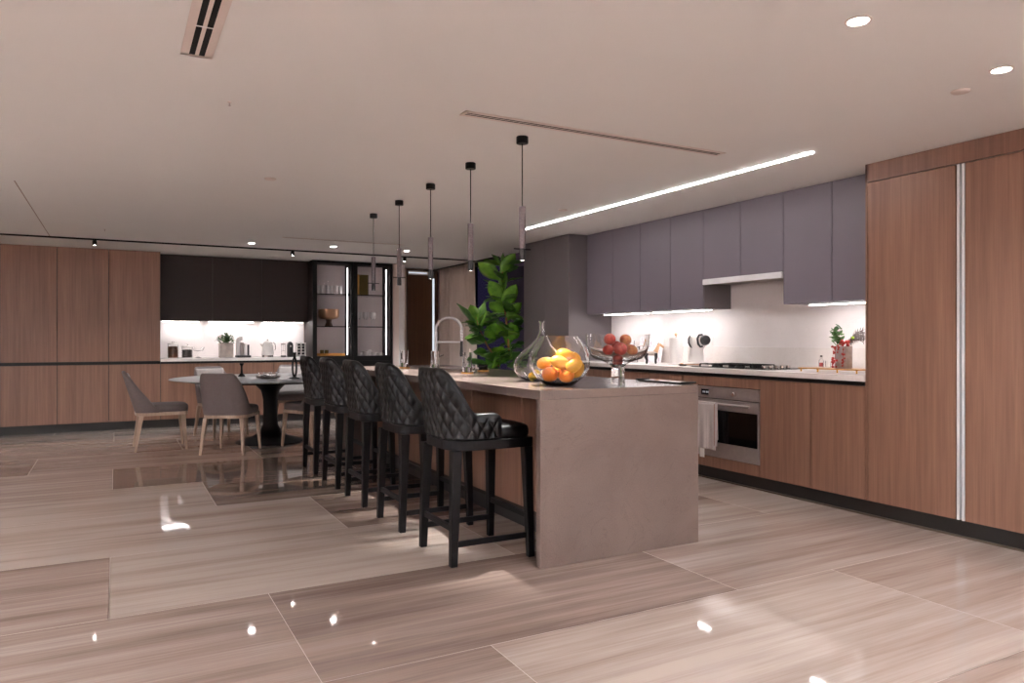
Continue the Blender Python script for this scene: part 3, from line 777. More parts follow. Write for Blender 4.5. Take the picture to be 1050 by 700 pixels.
def shell(P, H, z0, th, lean, quilt=None, nv=40):
    g = G(); vs, fs = [], []
    acc = 0; us = [0]
    for a, b in zip(P, P[1:]): acc += math.hypot(b[0] - a[0], b[1] - a[1]); us.append(acc)
    half = acc / 2
    nc = 6
    K = None
    for (x, y, nx, ny), u in zip(P, us):
        end = min(u, acc - u)
        e = min(1.0, end / (th * 1.2)); rd = math.sqrt(max(0.0, 1 - (1 - e) ** 2))
        Hs = H(x, y) * (0.80 + 0.20 * rd); t2 = th * (0.35 + 0.65 * rd)
        back = max(0.0, -nx)
        loop = []
        def pt(off, z):
            ln = lean(max(0, z), back) + (-0.02 * back * 0)
            return (x + nx * off + nx * 0 - ln, y + ny * off, z0 + z)
        hh = Hs - t2 / 2
        for k in range(nv + 1):
            z = hh * k / nv
            q = 0
            if quilt:
                W_, Hq, dep = quilt
                a = (u - half) / W_ + z / Hq; b = (u - half) / W_ - z / Hq
                q = dep * (abs(math.sin(PI * a) * math.sin(PI * b))) ** 0.55
                fade = min(1, max(0, (hh - z) / 0.025)) * min(1, z / 0.01 + 0.3) * min(1, end / 0.03)
                q = q * fade - dep * 0.0
            loop.append(pt(q + (0.004 if quilt is None else 0) * math.sin(PI * k / nv), z))
        for k in range(1, nc):
            a = PI * k / nc
            loop.append(pt(-t2 / 2 + t2 / 2 * math.cos(a), hh + t2 / 2 * math.sin(a)))
        for k in range(nv // 3 + 1):
            loop.append(pt(-t2, hh * (1 - k / (nv // 3))))
        K = len(loop); vs += loop
    n = len(P)
    for i in range(n - 1):
        for k in range(K):
            k2 = (k + 1) % K
            fs.append((i * K + k, i * K + k2, (i + 1) * K + k2, (i + 1) * K + k))
    fs.append(tuple(range(K))[::-1]); fs.append(tuple((n - 1) * K + k for k in range(K)))
    return g.add(vs, fs, True)
def ss(a, b, x):
    t = min(1, max(0, (x - a) / (b - a))); return t * t * (3 - 2 * t)
def cushion(x0, x1, yw_r, yw_f, z0, z1, p=4.5, crown=0.012):
    cx = (x0 + x1) / 2; hx = (x1 - x0) / 2
    g = G(); n = 48; vs, fs = [], []
    secs = [(0.97, 0.0), (1.0, 0.25), (1.0, 0.6), (0.975, 0.85), (0.92, 0.97), (0.8, 1.0), (0.5, 1.0), (0.2, 1.0)]
    for k, (s, t) in enumerate(secs):
        for x, y in superel(hx * s, 1.0 * s, n, p):
            wy = yw_r + (yw_f - yw_r) * ((x / hx) * 0.5 + 0.5)
            zz = z0 + (z1 - z0) * t + (crown * (1 - s) * 1.5 if k > 4 else 0)
            vs.append((cx + x, y * wy, zz))
    for k in range(len(secs) - 1):
        for i in range(n):
            j = (i + 1) % n; fs.append((k * n + i, k * n + j, (k + 1) * n + j, (k + 1) * n + i))
    fs.append(tuple(range(n))[::-1]); fs.append(tuple((len(secs) - 1) * n + i for i in range(n)))
    return g.add(vs, fs, True)
def band(P, xfront, z0, z1, thick=0.03, yf=None, rf=0.04):
    """wooden seat rail following the U path and closed at the front"""
    out = [(x, y) for x, y, _, _ in P[::1]]
    yf = yf or abs(out[0][1])
    fr = [(xfront - rf, -yf)] + [(xfront - rf + rf * math.sin(a), -yf + rf - rf * math.cos(a)) for a in (PI / 6, PI / 3, PI / 2)]
    fr += [(x, -y) for x, y in fr[::-1]]
    return G().prism(out + fr, z0, z1)

def make_bar_stool():
    t = thing('bar_stool', '', 'bar stool', (0, 0, 0))
    P0 = upath(0.045, -0.10, 0.238, 0.15)
    P = densify(P0, 0.005)
    def H(x, y): return 0.14 + 0.245 * (1 - ss(-0.250, -0.095, x))
    def lean(z, back): return 0.055 * (z / 0.38) ** 1.3 * (0.25 + 0.75 * back)
    obj('backrest', shell(P, H, 0.662, 0.042, lean, (0.064, 0.106, 0.013), 76), 'leather', t)
    obj('seat', cushion(-0.20, 0.262, 0.185, 0.236, 0.655, 0.726), 'leather', t)
    obj('seat_frame', band(upath(0.0, -0.10, 0.240, 0.15, 8, 2, 2), 0.25, 0.606, 0.657, yf=0.243), 'stoolwood', t, 0.003)
    for sx, sy in ((-1, 1), (-1, -1), (1, 1), (1, -1)):
        g = G()
        if sx < 0: g.leg((-0.215, sy * 0.205, 0.607), 0.055, (-0.234, sy * 0.216, 0), 0.038)
        else: g.leg((0.205, sy * 0.222, 0.607), 0.052, (0.217, sy * 0.246, 0), 0.036)
        obj('leg', g, 'stoolwood', t, 0.004)
    for sy in (1, -1):
        obj('side_stretcher', G().leg((0, 0, 0), 0.001, (0, 0, 0), 0.001) and G().box(-0.215, 0.20, sy * 0.233 - 0.009, sy * 0.233 + 0.009, 0.105, 0.135), 'stoolwood', t, 0.002)
    obj('rear_stretcher', G().box(-0.239, -0.219, -0.19, 0.19, 0.18, 0.21), 'stoolwood', t, 0.002)
    obj('footrest', G().box(0.20, 0.222, -0.215, 0.215, 0.21, 0.24), 'stoolwood', t, 0.002)
    return t
st = make_bar_stool()
lab = ['black quilted leather bar stool nearest the camera, beside the waterfall end',
       'second black quilted bar stool from the waterfall end of the island',
       'middle one of the five black quilted bar stools',
       'second farthest black quilted bar stool along the island',
       'farthest black quilted bar stool, in front of the dining table']
for i, y in enumerate((3.763, 4.547, 5.33, 6.043, 6.78)):
    o = st if i == 0 else dup(st, (0, 0, 0))
    o.location = (1.80, y, 0); o['label'] = lab[i]; o['group'] = 'black quilted bar stools along the island'

# ------------------------------------------------------------------ dining set
def make_dining_chair(fab_out='fabric', fab_in='fabric_l'):
    t = thing('dining_chair', '', 'dining chair', (0, 0, 0))
    P = densify(upath(-0.03, -0.13, 0.232, 0.12), 0.02)
    def H(x, y): return 0.03 + 0.41 * (1 - min(1, max(0, (x + 0.235) / 0.205)) ** 0.95)
    def lean(z, back): return 0.13 * (z / 0.44) ** 1.1
    obj('backrest', shell(P, H, 0.412, 0.034, lean, None, 14), fab_out, t)
    # lighter inner face pad
    vs, fs = [], []
    nx, nz = 14, 12
    for i in range(nx + 1):
        for k in range(nz + 1):
            u = -1 + 2 * i / nx; v = k / nz; z = 0.07 + 0.345 * v
            xx = -0.213 + 0.0 + 0.022 * abs(u) ** 4 + 0.004; 
            vs.append((xx - 0.13 * (z / 0.44) ** 1.1 + 0.012 * (1 - u * u), u * 0.178, 0.412 + z))
    for i in range(nx):
        for k in range(nz):
            a = i * (nz + 1) + k; fs.append((a, a + 1, a + nz + 2, a + nz + 1))
    ip = obj('back_pad', G().add(vs, fs, True), fab_in, t)
    s = ip.modifiers.new('thick', 'SOLIDIFY'); s.thickness = 0.014; s.offset = 1
    obj('seat', cushion(-0.18, 0.275, 0.195, 0.228, 0.412, 0.49), fab_out, t)
    obj('seat_frame', band(upath(0.0, -0.13, 0.228, 0.12, 8, 2, 2), 0.262, 0.378, 0.414, yf=0.222, rf=0.05), 'ash', t, 0.004)
    for sx, sy in ((-1, 1), (-1, -1), (1, 1), (1, -1)):
        g = G()
        if sx < 0: g.leg((-0.195, sy * 0.19, 0.379), 0.046, (-0.255, sy * 0.225, 0), 0.022)
        else: g.leg((0.215, sy * 0.195, 0.379), 0.042, (0.245, sy * 0.215, 0), 0.022)
        obj('leg', g, 'ash', t, 0.004)
    return t
TC = (1.60, 8.92)
dc = make_dining_chair()
def face(x, y, tx, ty): return math.atan2(ty - y, tx - x)
chairs = [((0.435, 8.95), 0.02, 'mauve grey dining chair seen side-on at the left of the table'),
          ((1.09, 8.30), face(1.09, 8.30, 1.50, 9.02), 'mauve grey dining chair with its back to the camera in front of the table'),
          ((1.16, 9.72), face(1.16, 9.72, 1.42, 9.0), 'dining chair behind the table, half hidden by the chair with its back to the camera'),
          ((2.05, 9.90), face(2.05, 9.90, 1.85, 9.1), 'pale-fronted dining chair facing the camera behind the right of the table'),
          ((1.95, 8.34), face(1.95, 8.34, 1.60, 9.0), 'dining chair mostly hidden behind the farthest bar stool')]
for i, ((x, y), rz, l) in enumerate(chairs):
    o = dc if i == 0 else dup(dc, (0, 0, 0))
    o.location = (x, y, 0); o.rotation_euler = (0, 0, rz); o['label'] = l; o['group'] = 'upholstered chairs around the dining table'

t = thing('dining_table', 'round stone-topped dining table on a black trumpet pedestal', 'dining table', (TC[0], TC[1], 0))
obj('tabletop', G().lathe([(0, 0.732), (1.0, 0.732), (1.085, 0.744), (1.085, 0.748), (1.08, 0.75), (0, 0.75)], 96), 'tabletop', t)
obj('top_support', G().lathe([(0, 0.712), (0.88, 0.712), (0.885, 0.718), (0.885, 0.7315), (0, 0.7315)], 64), 'black', t)
obj('pedestal', G().lathe([(0, 0), (0.385, 0), (0.39, 0.008), (0.36, 0.022), (0.22, 0.06), (0.13, 0.11), (0.085, 0.2), (0.078, 0.35), (0.082, 0.50), (0.105, 0.60), (0.18, 0.675), (0.30, 0.711), (0, 0.711)], 56), 'black', t)

# table accessories
t = thing('loop_vase', 'black looped sculptural vase on a round foot on the dining table', 'vase', (1.795, 8.53, 0.7505))
obj('foot', G().lathe([(0, 0), (0.058, 0), (0.056, 0.008), (0.018, 0.018), (0.014, 0.05), (0, 0.05)], 28), 'black', t)
lp = [(0.022 * math.sin(a), 0, 0.13 - 0.105 * math.cos(a)) for a in [2 * PI * i / 40 for i in range(41)]]
mxr = Matrix.Rotation(-TH, 3, 'Z')
obj('loop', G().tube([mxr @ Vector(p) for p in lp], 0.011, 10, cap=False), 'black', t)
obj('neck', G().lathe([(0, 0.228), (0.016, 0.23), (0.014, 0.27), (0.02, 0.295), (0.016, 0.297), (0.010, 0.27), (0, 0.25)], 20), 'black', t)
t = thing('serving_tray', 'round grey serving tray with cups on the dining table', 'tray', (1.54, 8.72, 0.7505))
obj('tray_plate', G().lathe([(0, 0.004), (0.07, 0), (0.13, 0.012), (0.135, 0.03), (0.131, 0.03), (0.125, 0.017), (0, 0.01)], 36), 'steel', t)
for i, (dx, dy) in enumerate(((-0.075, 0.0), (0.0, -0.05), (0.07, 0.02), (0.0, 0.075))):
    o = obj('glass_cup', G().lathe([(0, 0), (0.02, 0), (0.032, 0.02), (0.038, 0.055), (0.035, 0.055), (0.029, 0.024), (0, 0.006)], 20), 'clear', None, 0, (1.54 + dx, 8.72 + dy, 0.7640))
    tag(o, ['leftmost', 'nearest', 'rightmost', 'rear'][i] + ' clear glass cup on the grey serving tray', 'cup', 'glass cups on the serving tray')
tag(obj('candlestick', G().lathe([(0, 0), (0.042, 0), (0.04, 0.008), (0.014, 0.04), (0.010, 0.10), (0.012, 0.125), (0.026, 0.15), (0.026, 0.16), (0, 0.16)], 24), 'black', None, 0, (1.335, 9.30, 0.7505)), 'small black waisted candlestick on the dining table', 'candlestick')

# ------------------------------------------------------------------ things on the island
def on_screen(d, a): return (d * SN + a * CS, d * CS - a * SN)   # depth and sideways distance to X, Y
ZI = IZ + 0.0008
bx, by = 2.272, 3.620
t = thing('fruit_bowl', 'large round clear glass bowl full of oranges and mangoes', 'bowl', (bx, by, ZI))
outer = [(0, 0.0), (0.075, 0.0), (0.095, 0.012), (0.145, 0.055), (0.172, 0.10), (0.179, 0.145), (0.172, 0.19), (0.148, 0.24), (0.120, 0.277), (0.115, 0.288)]
inner = [(0.109, 0.288), (0.115, 0.274), (0.143, 0.237), (0.167, 0.188), (0.174, 0.145), (0.167, 0.102), (0.141, 0.059), (0.093, 0.018), (0.07, 0.010), (0, 0.010)]
bw = obj('glass_bowl', G().lathe(outer + inner, 64), 'clear', t)
Rv = Vector((CS, -SN, 0)); Dv = Vector((SN, CS, 0))
def fruit(kind, a, b, z, r, sc3, rot, m, label, group, cx=bx, cy=by):
    p = Vector((cx, cy, ZI)) + Rv * a + Dv * b + Vector((0, 0, z))
    base = Matrix.Rotation(-TH, 3, 'Z') @ Matrix.Rotation(rot[1], 3, 'Y') @ Matrix.Rotation(rot[0], 3, 'X') @ Matrix.Rotation(rot[2], 3, 'Z')
    o = tag(obj(kind, G().ball((0, 0, 0), r, sc3, base, 28, 18, 0.12 if kind == 'mango' else 0), m, None, 0, tuple(p)), label, kind, group)
    st_ = base @ Vector((0, 0, r * sc3[2] * 0.97))
    obj('stem_end', G().ball(tuple(st_), 0.0045, n=10, m=6), 'bark', o)
    return o
FG = 'fruit in the round glass bowl'
fruit('orange', -0.058, -0.035, 0.064, 0.047, (1, 1, 0.98), (0.4, 0.2, 0), 'orange', 'orange at the bottom left of the round glass bowl', FG)
fruit('orange', 0.036, -0.052, 0.058, 0.045, (1, 1, 0.95), (0.4, -0.2, 0), 'orange', 'orange at the bottom middle of the round glass bowl', FG)
fruit('mango', 0.108, 0.01, 0.086, 0.036, (0.95, 0.9, 1.45), (0, 0.6, 0), 'mango', 'mango leaning at the lower right of the round glass bowl', FG)
fruit('mango', 0.078, -0.072, 0.118, 0.037, (1, 0.85, 1.4), (0, 1.05, 0), 'mango', 'mango lying on the right front of the fruit heap', FG)
fruit('mango', -0.002, -0.045, 0.136, 0.038, (1, 0.9, 1.5), (0, 1.85, 0), 'mango', 'long mango lying across the middle of the fruit heap', FG)
fruit('mango', -0.086, 0.015, 0.130, 0.036, (0.95, 0.9, 1.35), (0, 1.2, 0), 'mango', 'mango at the left of the fruit heap', FG)
fruit('mango', 0.0, 0.065, 0.078, 0.045, (1, 0.9, 1.3), (1.2, 0.3, 0), 'mango', 'mango low at the back of the round glass bowl', FG)
fruit('mango', 0.034, 0.02, 0.180, 0.036, (0.9, 0.9, 1.5), (0, 1.75, 0), 'mango', 'topmost mango on the heap in the round glass bowl', FG)
fruit('mango', 0.088, 0.05, 0.160, 0.034, (1, 0.9, 1.3), (0.4, 1.9, 0), 'mango', 'mango high at the back right of the fruit heap', FG)

dx_, dy_ = on_screen(4.72, 0.19)
t = thing('glass_decanter', 'squat clear glass decanter with a long thin neck behind the fruit bowl', 'decanter', (dx_, dy_, ZI))
o_ = [(0, 0.004), (0.09, 0), (0.14, 0.02), (0.175, 0.06), (0.182, 0.10), (0.168, 0.145), (0.12, 0.195), (0.07, 0.235), (0.034, 0.275), (0.018, 0.31), (0.015, 0.35), (0.016, 0.372), (0.024, 0.385)]
i_ = [(0.020, 0.385), (0.012, 0.372), (0.0115, 0.35), (0.0145, 0.31), (0.031, 0.272), (0.067, 0.231), (0.117, 0.191), (0.164, 0.143), (0.178, 0.10), (0.171, 0.062), (0.137, 0.025), (0.088, 0.007), (0, 0.009)]
obj('decanter_body', G().lathe(o_ + i_, 64), 'clear', t)
fruit('lemon', -0.055, -0.075, 0.035, 0.026, (1, 1, 1.3), (0.3, 1.4, 0), 'lemon', 'left lemon inside the squat glass decanter', 'lemons in the decanter', dx_, dy_)
fruit('lemon', 0.005, -0.07, 0.038, 0.028, (1, 1, 1.25), (1.2, 0.4, 0), 'lemon', 'right lemon inside the squat glass decanter', 'lemons in the decanter', dx_, dy_)

px_, py_ = on_screen(4.38, 0.632)
t = thing('pedestal_fruit_bowl', 'wide clear glass pedestal bowl holding red peaches', 'bowl', (px_, py_, ZI))
prof = [(0, 0), (0.043, 0), (0.041, 0.01), (0.039, 0.095), (0.05, 0.12), (0.09, 0.137), (0.14, 0.152), (0.168, 0.178), (0.184, 0.225), (0.191, 0.298),
        (0.187, 0.298), (0.180, 0.227), (0.164, 0.182), (0.137, 0.158), (0.088, 0.144), (0.046, 0.128), (0.03, 0.105), (0, 0.10)]
obj('glass_bowl', G().lathe(prof, 64), 'clear', t)
PG = 'red peaches in the pedestal bowl'
fruit('peach', 0.0, 0.0, 0.142, 0.030, (1, 1, 0.95), (0.3, 0, 0), 'peach', 'peach at the very bottom of the pedestal bowl', PG, px_, py_)
fruit('peach', -0.062, -0.03, 0.203, 0.033, (1, 1, 0.95), (0.2, -0.3, 0), 'peach', 'peach at the left of the lower layer in the pedestal bowl', PG, px_, py_)
fruit('peach', 0.008, -0.045, 0.210, 0.041, (1, 1, 0.95), (0.9, 0.3, 0), 'peach', 'large red peach at the front of the pedestal bowl', PG, px_, py_)
fruit('peach', 0.078, -0.02, 0.205, 0.034, (1.15, 1, 0.9), (0.4, 0.5, 0), 'peach2', 'yellow-cheeked peach at the right of the pedestal bowl', PG, px_, py_)
fruit('peach', -0.045, 0.025, 0.268, 0.036, (1, 1, 0.97), (0.5, -0.2, 0), 'peach', 'topmost red peach at the left of the pedestal bowl', PG, px_, py_)
fruit('peach', 0.050, 0.025, 0.264, 0.036, (1, 1, 0.92), (0.6, 0.4, 0), 'peach2', 'orange-red peach on top at the right of the pedestal bowl', PG, px_, py_)
fruit('peach', 0.0, 0.055, 0.225, 0.034, (1, 1, 0.92), (0.6, 0.4, 0), 'peach', 'peach at the back between the two top peaches', PG, px_, py_)

# slim dark tray overhanging the right edge of the island
t = thing('slim_tray', 'slim dark tray lying on the near right corner of the island', 'tray', (3.035, 3.36, ZI))
obj('tray_plate', G().box(-0.075, 0.03, 0, 0.42, 0.0, 0.007), 'black', t, 0.003)
obj('tray_liner', G().box(-0.068, 0.022, 0.03, 0.39, 0.0072, 0.010), 'chrome', t, 0.001)
obj('tray_lip', G().box(-0.075, 0.03, -0.02, 0.004, 0.004, 0.014).box(-0.075, 0.03, 0.416, 0.436, 0.004, 0.014), 'black', t, 0.003)

# drinking glasses on gold coasters
gl = None
for i, (x, y, l) in enumerate([(2.356, 6.45, 'tall drinking glass on a gold coaster, farthest along the island'), (2.455, 5.95, 'tall drinking glass on a gold coaster in front of the tap'), (2.425, 5.22, 'tall drinking glass on a gold coaster, nearest to the decanter')]):
    if gl is None:
        gl = thing('drinking_glass', l, 'glass', (0, 0, 0))
        h = 0.158
        obj('glass_body', G().lathe([(0, 0), (0.034, 0), (0.038, 0.01), (0.037, 0.09), (0.040, h), (0.0375, h), (0.0345, 0.09), (0.034, 0.045), (0, 0.04)], 28), 'clear', gl)
        obj('cut_band', G().lathe([(0.0385, 0.045), (0.0395, 0.05), (0.0385, 0.085), (0.0378, 0.085), (0.0376, 0.045)], 28), 'clear', gl)
        cs = thing('coaster', 'c', 'coaster', (0, 0, 0))
        obj('coaster_disc', G().cyl((0, 0), 0.050, 0, 0.006, 32, bev=0.002), 'gold', cs)
        obj('coaster_rim', G().lathe([(0.046, 0.006), (0.050, 0.006), (0.050, 0.010), (0.046, 0.010)], 32), 'gold', cs)
        o, c2 = gl, cs
    else: o, c2 = dup(gl, (0, 0, 0)), dup(cs, (0, 0, 0))
    o.location = (x, y, ZI + 0.0065); o['label'] = l; o['group'] = 'drinking glasses on the island'
    c2.location = (x, y, ZI); c2['label'] = 'round gold coaster under the %s drinking glass' % ('farthest', 'middle', 'nearest')[i]; c2['group'] = 'gold coasters on the island'
c3 = dup(cs, (2.70, 5.50, ZI), None, 'round gold coaster under the small dark candle jar', 'gold coasters on the island')
t = thing('candle_jar', 'small smoked glass candle jar on a gold coaster', 'candle', (2.70, 5.50, ZI + 0.0065))
obj('jar', G().lathe([(0, 0), (0.038, 0), (0.038, 0.05), (0.034, 0.05), (0.034, 0.006), (0, 0.006)], 28), 'smoke', t)
obj('wax', G().cyl((0, 0), 0.033, 0.007, 0.034, 28), 'dial', t)
tag(obj('shot_glass', G().lathe([(0, 0), (0.022, 0), (0.026, 0.055), (0.024, 0.055), (0.020, 0.008), (0, 0.008)], 24), 'clear', None, 0, (2.615, 5.53, ZI)), 'small clear shot glass beside the candle jar', 'glass')

# faucet with spring arch and sink
fx, fy = 2.74, 6.62
t = thing('kitchen_faucet', 'tall chrome arched kitchen tap with pull-down spray on the island', 'tap', (fx, fy, ZI), -TH - 0.05)
obj('base_column', G().cyl((0, 0), 0.026, 0, 0.012, 24).cyl((0, 0), 0.016, 0.012, 0.25, 20), 'alu', t)
arc = [(0, 0, 0.25), (0, 0, 0.34)] + [(0.125 - 0.125 * math.cos(a), 0, 0.36 + 0.115 * math.sin(a)) for a in [PI * i / 16 for i in range(17)]] + [(0.25, 0, 0.30), (0.25, 0, 0.25)]
obj('hose_arch', G().tube(arc, 0.0135, 12), 'alu', t)
coil = G(); hp = []
seg = arc[1:]
for i_s, (p, q) in enumerate(zip(seg, seg[1:])):
    for k in range(16):
        m_ = Vector(p).lerp(Vector(q), k / 16); d_ = (Vector(q) - Vector(p)).normalized()
        n_ = d_.cross(Vector((0, 1, 0))).normalized(); a_ = 2 * PI * (k / 8.0)
        hp.append(m_ + n_ * (0.0145 * math.cos(a_)) + Vector((0, 1, 0)) * (0.0145 * math.sin(a_)))
coil.tube(hp, 0.0022, 6)
obj('spring_coil', coil, 'steel', t)
obj('support_arm', G().tube([(0, 0, 0.24), (0.25, 0, 0.24)], 0.009, 10), 'alu', t)
obj('spray_head', G().lathe([(0, 0.10), (0.016, 0.10), (0.018, 0.13), (0.014, 0.2), (0.015, 0.25), (0, 0.25)], 20, (0.25, 0, 0)), 'dial', t)
obj('lever', G().tube([(0, 0, 0.10), (0.03, -0.02, 0.10), (0.075, -0.04, 0.115)], 0.007, 10), 'chrome', t)
tag(obj('sink_insert', G().box(0, 0.36, 0, 0.55, 0.0, 0.003).box(0, 0.36, 0, 0.008, 0.003, 0.005).box(0, 0.36, 0.542, 0.55, 0.003, 0.005).box(0, 0.008, 0.008, 0.542, 0.003, 0.005).box(0.352, 0.36, 0.008, 0.542, 0.003, 0.005), 'steel', None, 0.001, (2.62, 5.95, ZI)), 'flush steel sink cover in the island top beside the tap', 'sink')

# ------------------------------------------------------------------ things on the right worktop
RZ = 0.953
hb = thing('cooktop', 'black glass gas cooktop set in the white worktop under the hood', 'cooktop', (4.56, 4.16, RZ))
obj('hob_glass', G().box(0, 0.46, 0, 0.88, 0, 0.007), 'hob', hb, 0.002)
for i, (x, y) in enumerate(((0.13, 0.42), (0.33, 0.42), (0.13, 0.70), (0.33, 0.70))):
    b_ = obj('burner', G().cyl((x, y), 0.042, 0.007, 0.018, 24, bev=0.003).cyl((x, y), 0.028, 0.018, 0.024, 24, bev=0.002), 'dial', hb)
for (y0, y1) in ((0.30, 0.55), (0.57, 0.82)):
    g = G()
    for x in (0.05, 0.13, 0.23, 0.33, 0.41): g.box(x - 0.004, x + 0.004, y0, y1, 0.022, 0.030)
    for y in (y0, (y0 + y1) / 2, y1): g.box(0.05, 0.41, y - 0.004, y + 0.004, 0.022, 0.029)
    for x in (0.05, 0.41):
        for y in (y0, y1): g.box(x - 0.005, x + 0.005, y - 0.005, y + 0.005, 0.007, 0.023)
    obj('pan_support', g, 'black', hb)
for i in range(5):
    obj('knob', G().cyl((0.09 + i * 0.07, 0.12), 0.018, 0.007, 0.028, 20, bev=0.003), 'chrome', hb)

ty = 3.36
tr = thing('footed_tray', 'long gold tray on short feet beside the tall cabinets', 'tray', (4.62, 3.40, RZ))
obj('tray_plate', G().box(0, 0.22, 0, 0.52, 0.022, 0.030), 'gold', tr, 0.003)
for (x, y) in ((0.015, 0.02), (0.205, 0.02), (0.015, 0.18), (0.015, 0.35), (0.015, 0.50), (0.205, 0.50)):
    obj('foot', G().cyl((x, y), 0.006, 0.0, 0.022, 12), 'gold', tr)
t = thing('stone_planter', 'grey stone planter with red berries, jade and spiky purple leaves', 'planter', (4.73, 3.60, RZ + 0.0305))
obj('pot', loft([(0.046, 0.046, 0, 0, 0), (0.05, 0.05, 0.006, 0, 0), (0.052, 0.052, 0.165, 0, 0), (0.045, 0.045, 0.165, 0, 0), (0.045, 0.045, 0.150, 0, 0)], 32, 4.0), 'greypot', t)
obj('soil', G().cyl((0, 0), 0.043, 0.145, 0.155, 20), 'soil', t)
r_ = random.Random(9); g = G()
for i in range(46):
    p = Vector((0, 0, 0.16)) - Rv * r_.uniform(0.02, 0.085) + Dv * r_.uniform(-0.03, 0.03) + Vector((0, 0, r_.uniform(0.0, 0.135)))
    L = leafshape(r_.uniform(0.04, 0.055), 0.038, 3, 0.3, 0.1, 0.8)
    g.add(L[0], L[1], True, orient(p, r_.uniform(0, 2 * PI), r_.uniform(0, 1.2)))
o = obj('jade_leaves', g, leaf_mat('jade_leaf', rgb(52, 92, 46), rgb(104, 148, 76)), t); o.modifiers.new('t', 'SOLIDIFY').thickness = 0.003
g = G(); g2 = G()
for s_i in range(6):
    a0 = r_.uniform(0.1, 0.5); pts = []
    for k in range(8):
        f = k / 7
        q = Vector((0, 0, 0.17 + 0.03 * math.sin(f * 3))) + Rv * (0.12 + 0.0 * f) * 0 + Rv * (0.02 + f * (0.11 + 0.02 * s_i / 5)) + Dv * ((s_i - 2.5) * 0.012 * f) + Vector((0, 0, f * (0.02 + 0.016 * s_i)))
        pts.append(q)
        for _ in range(6):
            L = leafshape(0.034, 0.006, 3, 0.1, 0.0, 0.6)
            g.add(L[0], L[1], True, orient(q, r_.uniform(-1.4, 0.4), r_.uniform(-0.8, 1.4)))
    g2.tube(pts, 0.0025, 6)
o = obj('spiky_leaves', g, 'spike', t); o.modifiers.new('t', 'SOLIDIFY').thickness = 0.001
obj('spiky_stems', g2, 'spike', t)
obj('lime_bud', G().ball(tuple(Rv * 0.06 + Vector((0, -0.0, 0.225)) - Dv * 0.02), 0.011), 'lime', t)
g = G()
for k in range(40):
    f = r_.random()
    strand = r_.choice((-0.105, -0.088, -0.07, -0.105, -0.03))
    z = 0.175 - 0.165 * f if strand < -0.075 or strand > -0.04 else 0.19 - 0.09 * f
    p = Rv * (strand + r_.uniform(-0.008, 0.008)) - Dv * (0.058 + r_.uniform(0, 0.012)) + Vector((0, 0, z))
    g.ball(tuple(p), r_.uniform(0.006, 0.0095), n=10, m=6)
for k in range(7):
    p = Rv * r_.uniform(-0.07, 0.02) - Dv * r_.uniform(0.03, 0.06) + Vector((0, 0, r_.uniform(0.17, 0.2)))
    g.ball(tuple(p), 0.014, n=10, m=6)
for strand in (-0.105, -0.088, -0.03):
    g.tube([tuple(-Dv * 0.045 + Rv * strand * 0.6 + Vector((0, 0, 0.17))), tuple(-Dv * 0.062 + Rv * strand + Vector((0, 0, 0.15))), tuple(-Dv * 0.062 + Rv * strand + Vector((0, 0, 0.02)))], 0.0015, 6)
obj('berry_strands', g, 'berry', t)
t = thing('spice_bottle', 'small clear bottle of red spice on the gold tray', 'bottle', (4.80, 3.85, RZ + 0.0305))
obj('bottle_glass', G().lathe([(0, 0), (0.018, 0), (0.018, 0.05), (0.008, 0.062), (0.008, 0.078), (0.006, 0.078), (0.006, 0.062), (0.015, 0.049), (0.015, 0.003), (0, 0.003)], 20), 'clear', t)
obj('spice', G().cyl((0, 0), 0.014, 0.004, 0.034, 16), 'berry', t)
obj('cap', G().cyl((0, 0), 0.009, 0.0785, 0.09, 16), 'dial', t)
tag(obj('shot_glass', G().lathe([(0, 0), (0.018, 0), (0.022, 0.05), (0.02, 0.05), (0.016, 0.006), (0, 0.006)], 20), 'clear', None, 0, (4.79, 3.78, RZ + 0.0305)), 'small clear glass between the spice bottle and stone planter', 'glass')

t = thing('paper_towel_holder', 'white paper towel roll on a stand with a dark round finial', 'paper towel holder', (4.80, 5.52, RZ))
obj('base', G().cyl((0, 0), 0.08, 0, 0.012, 32, bev=0.003), 'white', t)
obj('paper_roll', G().lathe([(0.018, 0.013), (0.062, 0.013), (0.062, 0.262), (0.018, 0.262), (0.018, 0.013)], 36), 'paper', t)
obj('finial', G().cyl((0, 0), 0.005, 0.262, 0.283, 12).ball((0, 0, 0.293), 0.015), 'copper', t)
t = thing('stand_mixer', 'white kitchen machine with black crescent lever and black round head', 'kitchen machine', (4.84, 5.26, RZ), -TH)
obj('machine_base', G().box(-0.11, 0.09, -0.06, 0.06, 0, 0.03), 'white', t, 0.008)
obj('machine_body', loft([(0.072, 0.055, 0.03, -0.02, 0), (0.068, 0.05, 0.15, -0.02, 0), (0.08, 0.05, 0.20, 0, 0), (0.08, 0.05, 0.27, 0.0, 0), (0.06, 0.04, 0.285, 0, 0)], 32, 3.5), 'white', t)
obj('crescent_lever', G().tube([(-0.085, -0.06, 0.28), (-0.10, -0.06, 0.25), (-0.10, -0.06, 0.21), (-0.085, -0.06, 0.18), (-0.07, -0.06, 0.165)], 0.008, 10, [0.004, 0.009, 0.010, 0.008, 0.003]), 'dial', t)
obj('lever_ring', G().tube([(0.03, -0.062, 0.29), (-0.005, -0.062, 0.285), (-0.02, -0.062, 0.25), (-0.012, -0.062, 0.20), (0.01, -0.062, 0.175), (0.03, -0.062, 0.18)], 0.010, 10), 'dial', t)
obj('round_head', G().lathe([(0, -0.0), (0.044, 0.004), (0.05, 0.02), (0.05, 0.05), (0.04, 0.075), (0, 0.08)], 28, (0, 0, 0), Matrix.Translation((0.058, 0.0, 0.237)) @ Matrix.Rotation(PI / 2, 4, 'X')), 'dial', t)
